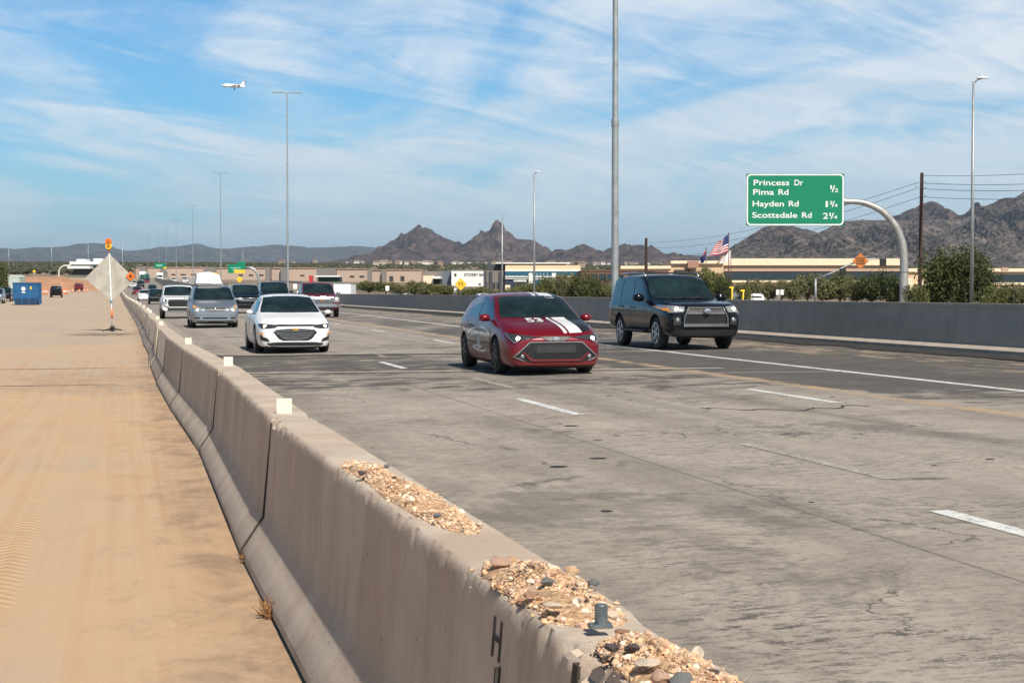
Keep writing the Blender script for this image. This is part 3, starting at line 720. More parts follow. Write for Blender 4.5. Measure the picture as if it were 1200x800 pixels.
def hedge(lst, grp):
    for (px, yt, X, wpx, k) in lst:
        s_ = (px - VX) * CT / X; d = F / s_; Y = depthY(d, X); zt = EYE + (HY - yt) / s_
        blist.append((px, X, Y, zt - gz(X, Y) + .05, wpx / s_ * 1.3, k, grp))
hedge([(412, 333, 48, 26, 1), (432, 330, 46, 30, 0), (452, 331, 47, 30, 3), (470, 334, 44, 26, 1), (486, 330, 47, 30, 0), (503, 333, 44, 26, 4), (520, 334, 45, 28, 3), (545, 338, 42, 26, 1), (565, 337, 43, 30, 0), (582, 340, 42, 26, 4), (600, 338, 42, 28, 1)], 'shrubs')
hedge([(617, 333, 44, 28, 3), (633, 331, 45, 32, 0), (652, 325, 46, 36, 3), (665, 323, 44, 30, 1), (682, 324, 45, 36, 2), (697, 327, 44, 34, 2), (712, 334, 43, 24, 1), (735, 336, 44, 26, 0)], 'shrubs')
hedge([(823, 316, 62, 34, 0), (836, 320, 58, 34, 3), (848, 326, 52, 26, 2), (872, 334, 46, 20, 3), (884, 329, 81, 26, 1), (900, 330, 80, 22, 4), (915, 330, 81, 22, 1), (930, 328, 80, 30, 4), (946, 323, 82, 38, 1), (964, 326, 79, 34, 4), (984, 322, 81, 40, 0), (1004, 330, 78, 30, 4), (1022, 324, 79, 40, 2), (1040, 322, 80, 40, 2), (1052, 332, 42, 22, 0),
       (1075, 336, 42, 30, 3), (1095, 332, 46, 34, 1), (1165, 336, 41, 34, 0), (1182, 336, 44, 34, 2), (1200, 336, 42, 34, 1), (1222, 334, 44, 40, 3), (1245, 330, 44, 40, 1)], 'shrubs')
where = {(-1, 560): 'left of the yellow diamond sign', (560, 640): 'between the yellow diamond sign and thin lamp post', (640, 720): 'behind the wall, left of the thick lamp post',
         (720, 860): 'behind the dark four-wheel-drive', (860, 960): 'behind the wall, below the large green sign', (960, 1062): 'behind the wall, around the traffic signal arm', (1062, 1300): 'behind the wall, right of the curved sign pole'}
for px, X, Y, h, wd, k, grp in blist:
    wh = [v for (a, b), v in where.items() if a <= px < b][0]
    bush(X, Y, h * 1.12, wd, k, 'leafy green desert shrub ' + wh, 'shrubs ' + wh)
# the tall tree by the right lamp post
X = 46; s_ = (1132 - VX) * CT / X; Y = depthY(F / s_, X)
bush(X, Y, (EYE + (HY - 298) / s_) * 1.1, 84 / s_ * 1.45, 2, 'tall dark green tree behind the thin lamp post at the right', None, 'desert_tree', 'tree', crown=CRB)
X, Y = world(-8, 210); bush(X, Y, 5.6, 5.6, 2, 'dark green tree cut by the left edge of the photo', None, 'desert_tree', 'tree')
# far scrub and foothill houses
bm = bmesh.new(); r2 = random.Random(11)
def blob(bm, p, s_, k):
    M = Matrix.Translation(p) @ Matrix.Rotation(r2.random() * 6, 4, 'Z')
    for q in range(3):
        c = Vector((r2.uniform(-.5, .5), r2.uniform(-.5, .5), r2.uniform(.2, .6))) * s_
        rr = s_ * r2.uniform(.35, .6); vs = []
        for a in range(5): vs.append(bm.verts.new(M @ (c + Vector((math.cos(a * 1.257), math.sin(a * 1.257), r2.uniform(-.3, .3))) * rr)))
        tp = bm.verts.new(M @ (c + Vector((0, 0, rr * .9)))); 
        bt = bm.verts.new(M @ (c + Vector((0, 0, -rr))))
        for a in range(5):
            for tip in (tp, bt):
                f = bm.faces.new((vs[a], vs[(a + 1) % 5], tip)); f.material_index = k
for i in range(11000):
    d = 700 * (9500 / 700) ** r2.random() ** .75; px = r2.uniform(-60, 1260)
    X, Y = world(px, d)
    if d < 1100 and 130 < px < 260: continue
    if px < 140 and d < 900: continue
    blob(bm, Vector((X, Y, ipl(ZT, Y) - .2)), r2.uniform(1.6, 3.6) * (1 + d / 9000), r2.choice((0, 0, 1)))
tag(meshobj('distant_scrub', bm, [M_SCRUB, M_SCRUB]), 'dark band of desert scrub and trees spread over the plain before the mountains', 'scrub', kind='stuff')
M_HW = [simple('far_house_' + n_, c, .8) for n_, c in (('cream', (.42, .37, .31)), ('tan', (.28, .21, .16)), ('white', (.62, .60, .57)))]
M_HR = simple('far_house_roof', (.20, .14, .11), .8)
hl = [('foothills below the twin-peaked mountain', 440, 620), ('foothills between the pinnacle and the thick lamp post', 620, 715), ('foothills right of the thick lamp post', 725, 850), ('plain before the blue mountains', 330, 430)]
for (wh, a, b_), num in zip(hl, (40, 26, 26, 6)):
    for i in range(num):
        px = r2.uniform(a, b_); d = r2.uniform(1900, 5200); X, Y = world(px, d); sz = r2.uniform(6, 13)
        t = empty('distant_house', (X, Y, ipl(ZT, Y)), r2.uniform(-.5, .5), 'tiny pale house on the ' + wh, 'house', 'houses on the ' + wh)
        bm = bmesh.new(); box(bm, -sz / 2, sz / 2, -sz / 3, sz / 3, 0, sz * .3 + 3); meshobj('wall', bm, M_HW[i % 3], t)
        bm = bmesh.new(); h0 = sz * .3 + 3; vs = box(bm, -sz / 2 - .6, sz / 2 + .6, -sz / 3 - .6, sz / 3 + .6, h0, h0 + 2.0)
        for v in vs[4:]: v.co.y *= .15; v.co.x *= .7
        meshobj('roof', bm, M_HR if i % 2 else M_HW[1], t)

# ============================================================ buildings
class B:
    """facade frame: local x to the right, z up; metres from picture measures taken at depth d"""
    def __init__(s, name, px0, d, label, cat='building', group=None):
        s.d = d; s.s = F / d; s.px0 = px0; X, Y = world(px0, d); s.z0 = ipl(ZT, Y) + (.28 if d < 500 else 0)
        s.root = empty(name, (X, Y, s.z0), -TH, label, cat, group)
    def x(s, px): return (px - s.px0) / s.s
    def z(s, y): return EYE + (HY - y) / s.s - s.z0
    def part(s, nm, rects, mat, dep=(0, 20), bottom=None, parent=None):
        bm = bmesh.new()
        for (a, y0, b, y1) in rects:
            z1 = s.z(y0); z0 = s.z(y1) if y1 is not None else 0
            box(bm, s.x(a), s.x(b), dep[0], dep[1], min(z0, z1 - .1), z1)
        return meshobj(nm, bm, mat, parent or s.root)
    def parts(s, nm, rects, mat, dep):
        return [s.part(nm, [r_], mat, dep) for r_ in rects]
c = lambda n_, col, **k: simple(n_, col, .8, **k)
TAN, PINK, PALE, GREY, DK = c('stucco_tan', (.60, .43, .28)), c('stucco_pink', (.46, .32, .24)), c('stucco_pale', (.80, .66, .47)), c('block_grey', (.20, .18, .165)), c('dark_recess', (.04, .04, .042))
GLASS = simple('window_glass', (.02, .035, .045), .12, var=.1, spec=.7); GLB = simple('blue_glass', (.02, .10, .16), .15, spec=.7)
BROWN = c('brown_brick', (.15, .085, .06)); WST = c('white_stucco', (.74, .74, .72)); CRM = c('cream_stucco', (.72, .55, .36)); DGR = c('charcoal_cladding', (.06, .065, .075))
# warehouses along the far side
def ware(px0, px1, yt, d, label, darks=(), wins=(), yl=330, base=None):
    b = B('warehouse', px0, d, label, 'warehouse')
    b.part('wall', [(px0, yt, px1, None)], TAN if base is None else base, (0, 40))
    b.part('parapet', [(px0 - .2, yt - .5, px1 + .2, yt + .25)], PINK, (-.4, 40.4))
    if darks: b.parts('grey_bay', [(a, yt - .8, q, None) for a, q in darks], GREY, (-2.2, .0))
    for (a, q, y0, y1) in wins: b.part('window', [(a, y0, q, y1)], DK, (-.12, .05))
    return b
WL = c('warehouse_stucco', (.44, .335, .27))
ware(160, 240, 313.5, 720, 'long low beige warehouse beyond the distant traffic at the left', [(165, 173), (190, 196)], [(201, 206, 321, 322.5), (212, 218, 321, 322.5), (224, 230, 321, 322.5)], base=WL)
ware(254, 313, 314, 640, 'beige warehouse behind the minivan and the small green sign', [(240, 254)], [(280, 285, 321.5, 323.3), (292, 297, 321.5, 323.3), (304, 309, 321.5, 323.3)], base=WL)
ware(319, 371, 314, 610, 'beige warehouse with grey bays behind the white sedan', [(312, 318), (330, 338)], [(352, 357, 322, 323.6)], base=WL)
ware(395, 431, 315, 570, 'pinkish warehouse right of a grey bay above the white trailer', [(372, 395)], [(410, 415.5, 323, 325), (421.5, 427, 323, 325)], base=WL)
ware(436, 448, 316.5, 560, 'narrow beige warehouse block between two grey bays', [(431, 436), (448, 453)], base=WL)
ware(453, 494, 316, 560, 'beige warehouse with cream front and two dark doors', (), [(456.5, 461, 323.5, 329.5), (469.5, 474, 323.5, 329.5)], base=WL)
b = B('store_building', 496, 500, 'small peach building with a white canopy and grey wing, left of the white box building', 'building')
b.part('wall', [(496, 323, 508, None)], PALE, (0, 14)); b.part('canopy', [(508, 324, 517, 326.5)], WST, (-4, 10)); b.part('grey_wing', [(494, 317, 529, None)], GREY, (14, 30)); b.part('entrance', [(508, 327, 518, None)], DK, (2, 14))
b = B('shop_canopy', 375, 520, 'low canopy with white roof edge and dark red post behind the maroon pickup', 'canopy')
b.part('roof', [(371, 323, 400, 324.6)], WST, (-4, 8)); b.part('red_post', [(364, 323, 368, None)], M_REDP, (-4, -2)); b.part('soffit', [(373, 324.6, 398, 330)], simple('teal_shade', (.03, .09, .09), .6), (0, 8))
b = B('box_trailer', 392, 205, 'white box trailer beyond the wall right of the maroon pickup', 'trailer')
b.part('box', [(391, 332, 411, 346)], M_WHITE, (0, 7)); b.part('frame_edge', [(390.7, 331.6, 411.3, 332.3)], M_SILV, (-.05, 7.05)); b.parts('wheel', [(394, 346, 397, None), (405, 346, 408, None)], M_BLACK, (.5, 1.2))
# white building with lettering
b = B('white_building', 529, 430, 'white windowless building with dark lettering behind the yellow diamond sign', 'building')
b.part('wall', [(529, 316.5, 566, None)], WST, (0, 16)); b.part('side_wing', [(518, 317, 529, None)], c('bluegrey_block', (.13, .15, .18)), (3, 18)); b.part('parapet', [(528.6, 315.8, 566.3, 316.6)], GREY, (-.2, 16.2))
b.parts('opening', [(532.5, 320.5, 535, 323.5), (561, 332, 563.5, 334)], DK, (-.1, .1))
tb = text_bm('STOREY BARN', 1.05, .03); bm = bmesh.new(); bm_merge(bm, tb, Matrix.Translation((b.x(544), -.06, b.z(323.6))) @ Matrix.Rotation(R(90), 4, 'X')); meshobj('lettering', bm, DGR, b.root)
# two-storey office with blue glass
b = B('office_building', 567, 330, 'two storey office with tan top, blue glass bands and white pillars', 'building')
b.part('dark_wing', [(567, 317, 592, None)], c('taupe_wall', (.19, .165, .15)), (1, 20)); b.part('upper_dark_block', [(572, 309, 593, 318)], DGR, (3, 20))
b.parts('bay', [(567, 318, 570, None), (573.5, 318, 577, None), (585, 318, 588.5, None)], DGR, (.6, 1.0))
b.parts('door', [(569, 331, 571, 338), (577, 331, 580.5, 338), (582, 331, 585, 338)], DK, (.9, 1.05))
b.part('wall', [(592.2, 310.8, 680, None)], CRM, (0, 20)); b.part('roof_slab', [(581, 307.6, 668, 308.9)], WST, (1, 24)); b.part('roof_gap', [(584, 308.9, 664, 311)], DGR, (3, 22))
b.part('white_band', [(592, 316.2, 681, 318)], WST, (-.25, 0)); b.part('blue_band', [(592, 318, 680, 323)], GLB, (-.15, 0)); b.part('lower_band', [(592, 323.5, 680, 324.8), (592, 326, 620, 327)], WST, (-.5, 0))
b.part('shopfront', [(592, 324.8, 620, None)], simple('navy_panel', (.02, .035, .06), .5), (-.2, 0)); b.part('curtain_wall', [(624, 319, 647, None)], GLB, (-.35, -.15))
b.parts('pillar', [(619.5, 320, 624, None), (646.5, 320, 651.5, None)], WST, (-.9, -.1))
b.part('mullion', [(q, 320, q + .5, 327) for q in (629, 633, 637, 641)] + [(624, 326.5, 647, 327.5)], WST, (-.45, -.35))
b.part('white_name_board', [(602, 328.1, 604.5, 330), (605, 327.9, 617, 330)], WST, (-.32, -.22))
b.part('planter', [(592, 334, 598, None)], PALE, (-2, -.4))
# brown brick office
b = B('brick_office', 681, 300, 'low brown brick office with a dark window band left of the thick lamp post', 'building')
b.part('wall', [(681, 317.5, 768, None)], BROWN, (0, 22)); b.part('window_band', [(693, 321, 728, 328.5), (736, 321, 768, 328.5)], GLASS, (-.1, .1)); b.part('lower_windows', [(705, 337, 728, 343)], DK, (-.1, .1)); b.part('parapet', [(680.7, 316.7, 768, 317.7)], c('rust_cap', (.20, .09, .06)), (-.15, 22))
b.parts('column', [(q, 321, q + 1.2, None) for q in (690, 700, 710, 720)], BROWN, (-.5, -.1))
# the long tan office
b = B('long_office', 848, 350, 'long tan office building with a continuous dark window band under the mountains', 'building')
b.part('wall', [(848, 303.8, 1061, None)], TAN, (0, 40)); b.part('parapet', [(846, 303, 1061.5, 311)], PALE, (-.9, 0)); b.part('spandrel', [(848, 311, 1061, 318)], PINK, (-.3, 0))
b.part('window_recess', [(849, 318, 1058, 328.5)], DK, (-.12, 0)); 
for q in np.arange(850, 1057, 14.9): b.part('window', [(q, 319.8, q + 13.9, 328)], GLASS, (-.2, -.12))
b.part('sill', [(848, 328.5, 1061, 331)], PALE, (-.5, 0)); b.part('lower_recess', [(852, 334.5, 1058, 341)], DK, (-.1, 0))
b.part('entrance_tower', [(1053, 326, 1065, None)], PALE, (-3, -.9)); b.part('entrance_recess', [(1055.5, 334, 1062, None)], DK, (-3.1, -2.9))
b2 = B('office_wing', 1061, 365, 'lower tan wing of the office right of the curved sign pole', 'building')
b2.part('wall', [(1061.5, 316, 1235, None)], TAN, (0, 40)); b2.part('parapet', [(1061.5, 314.5, 1235, 318.5)], PALE, (-.6, 0)); b2.part('window_band', [(1160, 322, 1235, 331)], GLASS, (-.15, .0)); b2.part('sill', [(1061.5, 331, 1235, 334)], PALE, (-.4, 0)); b2.part('lower_band', [(1061.5, 337, 1235, 341)], BROWN, (-.3, 0)); b2.part('rooftop_box', [(1172, 313.3, 1180, 319)], PINK, (-.8, 3))
b = B('stepped_office', 727, 345, 'tan office with stepped roofline behind the dark four-wheel-drive', 'building')
b.part('wall', [(727, 313, 786, None)], TAN, (0, 20)); b.part('wall_upper', [(786, 307, 848, None)], TAN, (.5, 30)); b.part('parapet', [(727, 311.5, 786, 315), ], PALE, (-.4, 0)); b.part('parapet_upper', [(786, 305.5, 848, 309)], PALE, (-.2, .5))
b.part('recess', [(742, 317.5, 783, 330), (790, 316, 812, 326)], BROWN, (-.15, .4)); b.part('awning', [(790, 317, 803, 319)], DK, (-2, -.2)); b.part('tiled_wall', [(805, 306, 818, 314)], c('pink_tile', (.36, .2, .15)), (-1.5, -.5))
# white building far left on the slope
b = B('hillside_building', 83, 900, 'flat white building with stepped roof above the embankment, behind the diamond sign', 'building')
b.part('wall', [(82, 306.5, 122, 310)], WST, (0, 20)); b.part('tower', [(89, 303.5, 99.5, 307), (109, 302.8, 120, 307)], WST, (2, 12)); b.part('lower_wall', [(84, 312, 110, 315)], WST, (-8, 10)); b.part('window_band', [(84, 310, 118, 312)], DK, (-1, 18)); b.part('plinth', [(86, 315, 120, None)], c('dark_block', (.12, .11, .10)), (0, 18))  # plinth in a darker tone than the white walls
# embankment and haul road at the left
bm = bmesh.new(); rows = []
for i in range(61):
    px = 2 + 118 * i / 60; top = 324.5 + .35 * math.sin(i * .5) + (px > 72) * (px - 72) * .16; s_ = F / 300
    row = []
    for dd_, y_ in ((330, 350), (338, 341.5), (346, 336), (358, top), (378, top - .4), (410, 345)):
        X, Y = world(px, dd_); zz = EYE + (HY - y_) * dd_ / F if dd_ != 410 else 1.5
        row.append(bm.verts.new((X, Y, zz + noise.noise(Vector((X * .3, Y * .3, 0))) * .25)))
    rows.append(row)
for A, Bq in zip(rows, rows[1:]):
    for j in range(5): bm.faces.new((A[j], Bq[j], Bq[j + 1], A[j + 1]))
tag(meshobj('earth_embankment', bm, simple('orange_earth', (.44, .235, .13), .95, var=.2, scale=.5, bump=.4), smooth=True), kind='structure')

# ============================================================ vehicles
def paint(name, col, metal=.35, rough=.32):
    if name in MATS: return MATS[name]
    m_ = bpy.data.materials.new(name); m_.use_nodes = True; g = NT(m_.node_tree); b = g.n['Principled BSDF']
    tc = g.add('ShaderNodeTexCoord').outputs['Object']; z = g.sep(tc)[2]
    n = g.noise(tc, 7, 5, .6); dust = g.m('MULTIPLY', g.ss(z, .6, .2, 0, .10), g.ss(n, .3, .7, .4, 1))
    g.l.new(g.mix(dust, col, (.30, .24, .18)), b.inputs['Base Color']); b.inputs['Metallic'].default_value = metal
    b.inputs['Specular IOR Level'].default_value = .3 if max(col) < .02 else .5
    g.l.new(g.ss(dust, 0, .10, rough, .5), b.inputs['Roughness'])
    b.inputs['Coat Weight'].default_value = .45 if max(col) > .02 else .28; b.inputs['Coat Roughness'].default_value = .05
    MATS[name] = m_; return m_
M_WIN = simple('tinted_glass', (.010, .022, .025), .07, var=.5, scale=1.6, spec=.38)
M_SGL = simple('side_glass', (.016, .028, .038), .06, var=.3, scale=2, spec=.6)
M_LENS = simple('headlamp_lens', (.32, .33, .34), .12, .3, .3, 25, coat=1.)
M_LENSD = simple('dark_headlamp', (.05, .05, .055), .12, .2, .3, 25, coat=1.)
M_LIT = simple('lit_lamp', (1, .85, .6), .3, emit=((1, .80, .48), 3.2), var=0)
M_LITW = simple('lit_white_lamp', (1, 1, .95), .3, emit=((1, .98, .92), 3.5), var=0)
M_AMB = simple('amber_lens', (.85, .33, .03), .25, coat=.6)
M_RED = simple('tail_lens', (.35, .01, .01), .25, coat=.6)
M_GRL = simple('black_grille', (.012, .012, .013), .45)
M_RIM = simple('alloy_rim', (.55, .55, .56), .4, .5); M_RIMD = simple('dark_rim', (.05, .05, .055), .35, .6)
M_UND = simple('underbody_black', (.010, .010, .010), .9)

class Car:
    def __init__(s, name, label, cat, X, Y, mat, st, wb, axle, tyre, trk, heading=0., group=None, rimmat=None, lod=2, arch=.055, cr6=.25, cr4=.2):
        """st: stations (x, halfwidth, bottom, shoulder z, top z, top halfwidth); x forwards. wb: wheelbase, axle: front axle x"""
        s.st, s.mat = st, mat
        s.root = empty(name, (X, Y, gz(X, Y)), R(-90) + heading, label, cat, group)
        bm = bmesh.new(); rings = []
        for (x, w_, zb, zs, zt, wt) in st:
            green = zt - zs > .18
            zm = zb + (zs - zb) * .50
            P = [(0, zb), (w_ * .82, zb), (w_ * .965, zb + (zs - zb) * .10), (w_, zm), (w_ * .985, zs - (zs - zb) * .16), (w_ * (.935 if green else .93), zs + (.015 if green else -.0)),
                 (wt, zt - (.055 if green else .012)), (wt * .78, zt - .008), (0, zt + (.012 if green else .014))]
            if x in (st[0][0], st[-1][0]): P = [(a, b_ + .0) for a, b_ in P]
            rings.append([bm.verts.new((x, a, b_)) for a, b_ in P] + [bm.verts.new((x, -a, b_)) for a, b_ in P[-2:0:-1]])
        n = len(rings[0])
        for A, Bq in zip(rings, rings[1:]):
            for k in range(n): bm.faces.new((A[k], Bq[k], Bq[(k + 1) % n], A[(k + 1) % n]))
        for ring, fl in ((rings[0], 1), (rings[-1], -1)):
            # end caps as a strip of quads from side to side
            L = ring[1:8]; Rr = ring[n - 1:n - 8:-1]
            f = [(ring[0], ring[1], ring[n - 1])] + [(ring[k], ring[k + 1], ring[n - k - 1], ring[n - k]) for k in range(1, 7)] + [(ring[7], ring[8], ring[9])]
            for q in f: bm.faces.new(q[::fl])
        fixn(bm)
        cl_ = bm.edges.layers.float.get('crease_edge') or bm.edges.layers.float.new('crease_edge')
        for A, Bq in zip(rings, rings[1:]):
            for k, c_ in ((6, cr6), (10, cr6), (5, cr4 * .8), (11, cr4 * .8), (4, cr4), (12, cr4)):
                e = bm.edges.get((A[k], Bq[k]))
                if e: e[cl_] = c_
        me = bpy.data.meshes.new('body'); bm.to_mesh(me); bm.free()
        o = bpy.data.objects.new('body', me); COL.objects.link(o)
        md = o.modifiers.new('s', 'SUBSURF'); md.levels = md.render_levels = lod
        s.rt = tyre; s.ax = (axle, axle - wb); wmax = max(a[1] for a in st); s.wmax = wmax; s.trk = trk
        s.dg_bake(o)
        s.bvh0 = s.mkbvh(o)
        me = o.data; me.materials.append(mat); me.materials.append(M_UND)
        for p in me.polygons:
            if p.normal.z < -.6 and p.center.z < st[len(st) // 2][2] + .08: p.material_index = 1
        bm = bmesh.new()
        for ax in s.ax:
            for sg in (-1, 1):
                M = Matrix.Translation((ax, sg * (wmax - .11), tyre + .0))
                r_ = tyre + arch
                lathe(bm, [(r_, -.16), (r_, .26 if sg > 0 else .16)] if sg > 0 else [(r_, -.26), (r_, .16)], 36, 'y', 0, M)
        fixn(bm); cme = bpy.data.meshes.new('cut'); bm.to_mesh(cme); bm.free(); cme.materials.append(M_UND)
        cu = bpy.data.objects.new('cut', cme); COL.objects.link(cu)
        md = o.modifiers.new('b', 'BOOLEAN'); md.object = cu; md.operation = 'DIFFERENCE'; md.solver = 'EXACT'; md.material_mode = 'TRANSFER'
        s.dg_bake(o); bpy.data.objects.remove(cu)
        o.data.shade_smooth(); o.data.set_sharp_from_angle(angle=R(42)); o.parent = s.root; o.name = 'body'; s.body = o
        # wheels
        for ax in s.ax:
            for sg in (-1, 1):
                yo = sg * trk; tw = .105
                bm = bmesh.new(); M = Matrix.Translation((ax, yo, tyre))
                rr = tyre * .66
                lathe(bm, [(rr, -tw), (tyre * .93, -tw), (tyre - .004, -tw + .025), (tyre, 0), (tyre - .004, tw - .025), (tyre * .93, tw), (rr, tw)], 36, 'y', 0, M)
                fixn(bm); wh = meshobj('wheel', bm, M_BLACK, s.root, True, 40)
                bm = bmesh.new(); face = yo + sg * (tw + .012)
                lathe(bm, [(rr + .004, -.010), (rr + .004, .004), (rr * .93, .006), (rr * .90, -.02)] if sg > 0 else [(rr + .004, .010), (rr + .004, -.004), (rr * .93, -.006), (rr * .90, .02)], 30, 'y', 0, Matrix.Translation((ax, face, tyre)), cap=False)
                lathe(bm, [(rr * .22, -.03), (rr * .22, .0), (rr * .12, .008)] if sg > 0 else [(rr * .22, .03), (rr * .22, 0), (rr * .12, -.008)], 16, 'y', 0, Matrix.Translation((ax, face - sg * .01, tyre)))
                for k in range(6):
                    a = k * math.pi / 3 + .2
                    M = Matrix.Translation((ax, face - sg * .012, tyre)) @ Matrix.Rotation(a, 4, 'Y')
                    box(bm, rr * .15, rr * .93, -.012, .012, -.022 * rr / .22, .022 * rr / .22, 0, M)
                fixn(bm); meshobj('rim', bm, rimmat or M_RIM, wh, True, 35)
    def dg_bake(s, o):
        dg = bpy.context.evaluated_depsgraph_get(); me = bpy.data.meshes.new_from_object(o.evaluated_get(dg)); o.modifiers.clear(); o.data = me
    def mkbvh(s, o):
        return BVHTree.FromPolygons([v.co.copy() for v in o.data.vertices], [tuple(p.vertices) for p in o.data.polygons])
    def proj(s, a, b_, view, off):
        if view == 'F': org, dr = Vector((6, a, b_)), Vector((-1, 0, 0))
        elif view == 'L': org, dr = Vector((a, 4, b_)), Vector((0, -1, 0))
        elif view == 'R': org, dr = Vector((a, -4, b_)), Vector((0, 1, 0))
        elif view == 'T': org, dr = Vector((a, b_, 5)), Vector((0, 0, -1))
        elif view == 'B': org, dr = Vector((-6, a, b_)), Vector((1, 0, 0))
        hit = s.bvh0.ray_cast(org, dr)
        if hit[0] is None or (view == 'F' and hit[0].x < -.5):
            p = org + dr * (6 - s.ax[0] - .6 if view == 'F' else 3)
            hit = s.bvh0.find_nearest(p)
        n_ = hit[1]
        if n_.dot(dr) > 0: n_ = -n_
        return hit[0] - dr * off * .5 + n_ * off
    def decal(s, nm, poly, view, mat, off=.006, step=.09, mirror=False, parent=None, mi_list=None):
        out = []
        for sg in ((1, -1) if mirror else (1,)):
            for vw in ((view,) if view not in 'LR' or not mirror else ('L',) if sg > 0 else ('R',)):
                pl = [(a * (sg if vw in 'FB' else 1), b_ * (sg if vw == 'T' else 1)) for a, b_ in poly]
                bm = bmesh.new(); bm.faces.new([bm.verts.new((a, b_, 0)) for a, b_ in pl])
                for ax in (0, 1):
                    lo = min(p[ax] for p in pl); hi = max(p[ax] for p in pl); k = lo + step
                    while k < hi:
                        co = [0, 0, 0]; no = [0, 0, 0]; co[ax] = k; no[ax] = 1
                        bmesh.ops.bisect_plane(bm, geom=bm.verts[:] + bm.edges[:] + bm.faces[:], plane_co=co, plane_no=no, dist=1e-5); k += step
                bmesh.ops.triangulate(bm, faces=bm.faces[:])
                for v in bm.verts: v.co = s.proj(v.co.x, v.co.y, vw, off)
                # thickness: skirt pushed back into the body
                bedge = [e for e in bm.edges if e.is_boundary]
                ret = bmesh.ops.extrude_edge_only(bm, edges=bedge)
                dr = {'F': Vector((-1, 0, 0)), 'L': Vector((0, -1, 0)), 'R': Vector((0, 1, 0)), 'T': Vector((0, 0, -1)), 'B': Vector((1, 0, 0))}[vw]
                for v in [e for e in ret['geom'] if isinstance(e, bmesh.types.BMVert)]: v.co += dr * (off * 2)
                fixn(bm); o = meshobj(nm, bm, mat, parent or s.root, True, 30); out.append(o)
        return out
    def stroke(s, nm, pts, view, wd, mat, off=.007, mirror=False, parent=None):
        """thin band along a polyline on the body"""
        r_ = []
        for sg in ((1, -1) if mirror else (1,)):
            vw = view if view not in 'LR' or not mirror else ('L' if sg > 0 else 'R')
            pl = [(a * (sg if vw in 'FB' else 1), b_) for a, b_ in pts]; fine = []
            for (a, b_), (c_, d_) in zip(pl, pl[1:]):
                k = max(1, int(math.hypot(c_ - a, d_ - b_) / .05))
                for i in range(k): fine.append((a + (c_ - a) * i / k, b_ + (d_ - b_) * i / k))
            fine.append(pl[-1]); bm = bmesh.new(); pr = None
            for i, (a, b_) in enumerate(fine):
                q = fine[min(i + 1, len(fine) - 1)]; p = fine[max(i - 1, 0)]; tx, tz = q[0] - p[0], q[1] - p[1]; L_ = math.hypot(tx, tz) or 1; nx, nz = -tz / L_ * wd / 2, tx / L_ * wd / 2
                c4 = [s.proj(a + nx, b_ + nz, vw, off), s.proj(a - nx, b_ - nz, vw, off), s.proj(a - nx, b_ - nz, vw, -.004), s.proj(a + nx, b_ + nz, vw, -.004)]
                ring = [bm.verts.new(c) for c in c4]
                if pr:
                    for k in range(4): bm.faces.new((pr[k], pr[(k + 1) % 4], ring[(k + 1) % 4], ring[k]))
                pr = ring
            fixn(bm); r_.append(meshobj(nm, bm, mat, parent or s.root))
        return r_
    def lamp(s, nm, a, b_, r_, mat, mirror=True, parents=None):
        for i, sg in enumerate((1, -1) if mirror else (1,)):
            p = s.proj(a * sg, b_, 'F', .006); bm = bmesh.new(); bmesh.ops.create_uvsphere(bm, u_segments=12, v_segments=8, radius=1)
            o = meshobj(nm, bm, mat, parents[i] if parents else s.root, True); 
            for v in o.data.vertices: v.co = Vector((v.co.x * r_ * .45, v.co.y * r_, v.co.z * r_)) + p
    def mirrors(s, x, y, z, mat, sx=.10, sy=.115, sz=.075, stalk=None):
        for sg in (1, -1):
            bm = bmesh.new(); bmesh.ops.create_uvsphere(bm, u_segments=16, v_segments=10, radius=1)
            for v in bm.verts:
                q = v.co; q.x = (abs(q.x) ** .7) * math.copysign(1, q.x); v.co = Vector((x + q.x * sx * (1 if q.x > 0 else .5), sg * (y + q.y * sy), z + q.z * sz))
            o = meshobj('mirror', bm, mat, s.root, True)
            bm = bmesh.new(); box(bm, x - .03, x + .03, min(sg * (y - .2), sg * y), max(sg * (y - .2), sg * y), z - sz * .9, z - sz * .4); meshobj('mirror_stalk', bm, M_PLAST, o)
            bm = bmesh.new(); box(bm, x - sx * .5 - .012, x - sx * .5 - .004, min(sg * (y - sy * .8), sg * (y + sy * .8)), max(sg * (y - sy * .8), sg * (y + sy * .8)), z - sz * .7, z + sz * .7); meshobj('mirror_glass', bm, M_SGL, o)
    def wipers(s, x, z, w_):
        for yy in (-w_ * .55, w_ * .15):
            s.stroke('wiper', [(yy, z), (yy + w_ * .62, z + .03)], 'F', .018, M_PLAST, .014)
    def glass(s, ws, side, rear=None, gm=None):
        pr = ws; full = [(a, b_) for a, b_ in pr] + [(-a, b_) for a, b_ in pr[::-1]]
        s.decal('windscreen', full, 'F', M_WIN, .007, .045)
        for pl in side: s.decal('side_window', pl, 'L', gm or M_SGL, .004, .12, mirror=True)
        if rear: s.decal('rear_window', rear + [(-a, b_) for a, b_ in rear[::-1]], 'B', M_WIN, .004, .12)
    def trim(s, doors, zb, zs, handles, mat=None):
        for xs in doors: s.stroke('door_gap', xs, 'L', .010, M_PLAST, .002, mirror=True)
        for x, z in handles: s.stroke('door_handle', [(x - .09, z), (x + .09, z)], 'L', .028, mat or s.mat, .030, mirror=True)

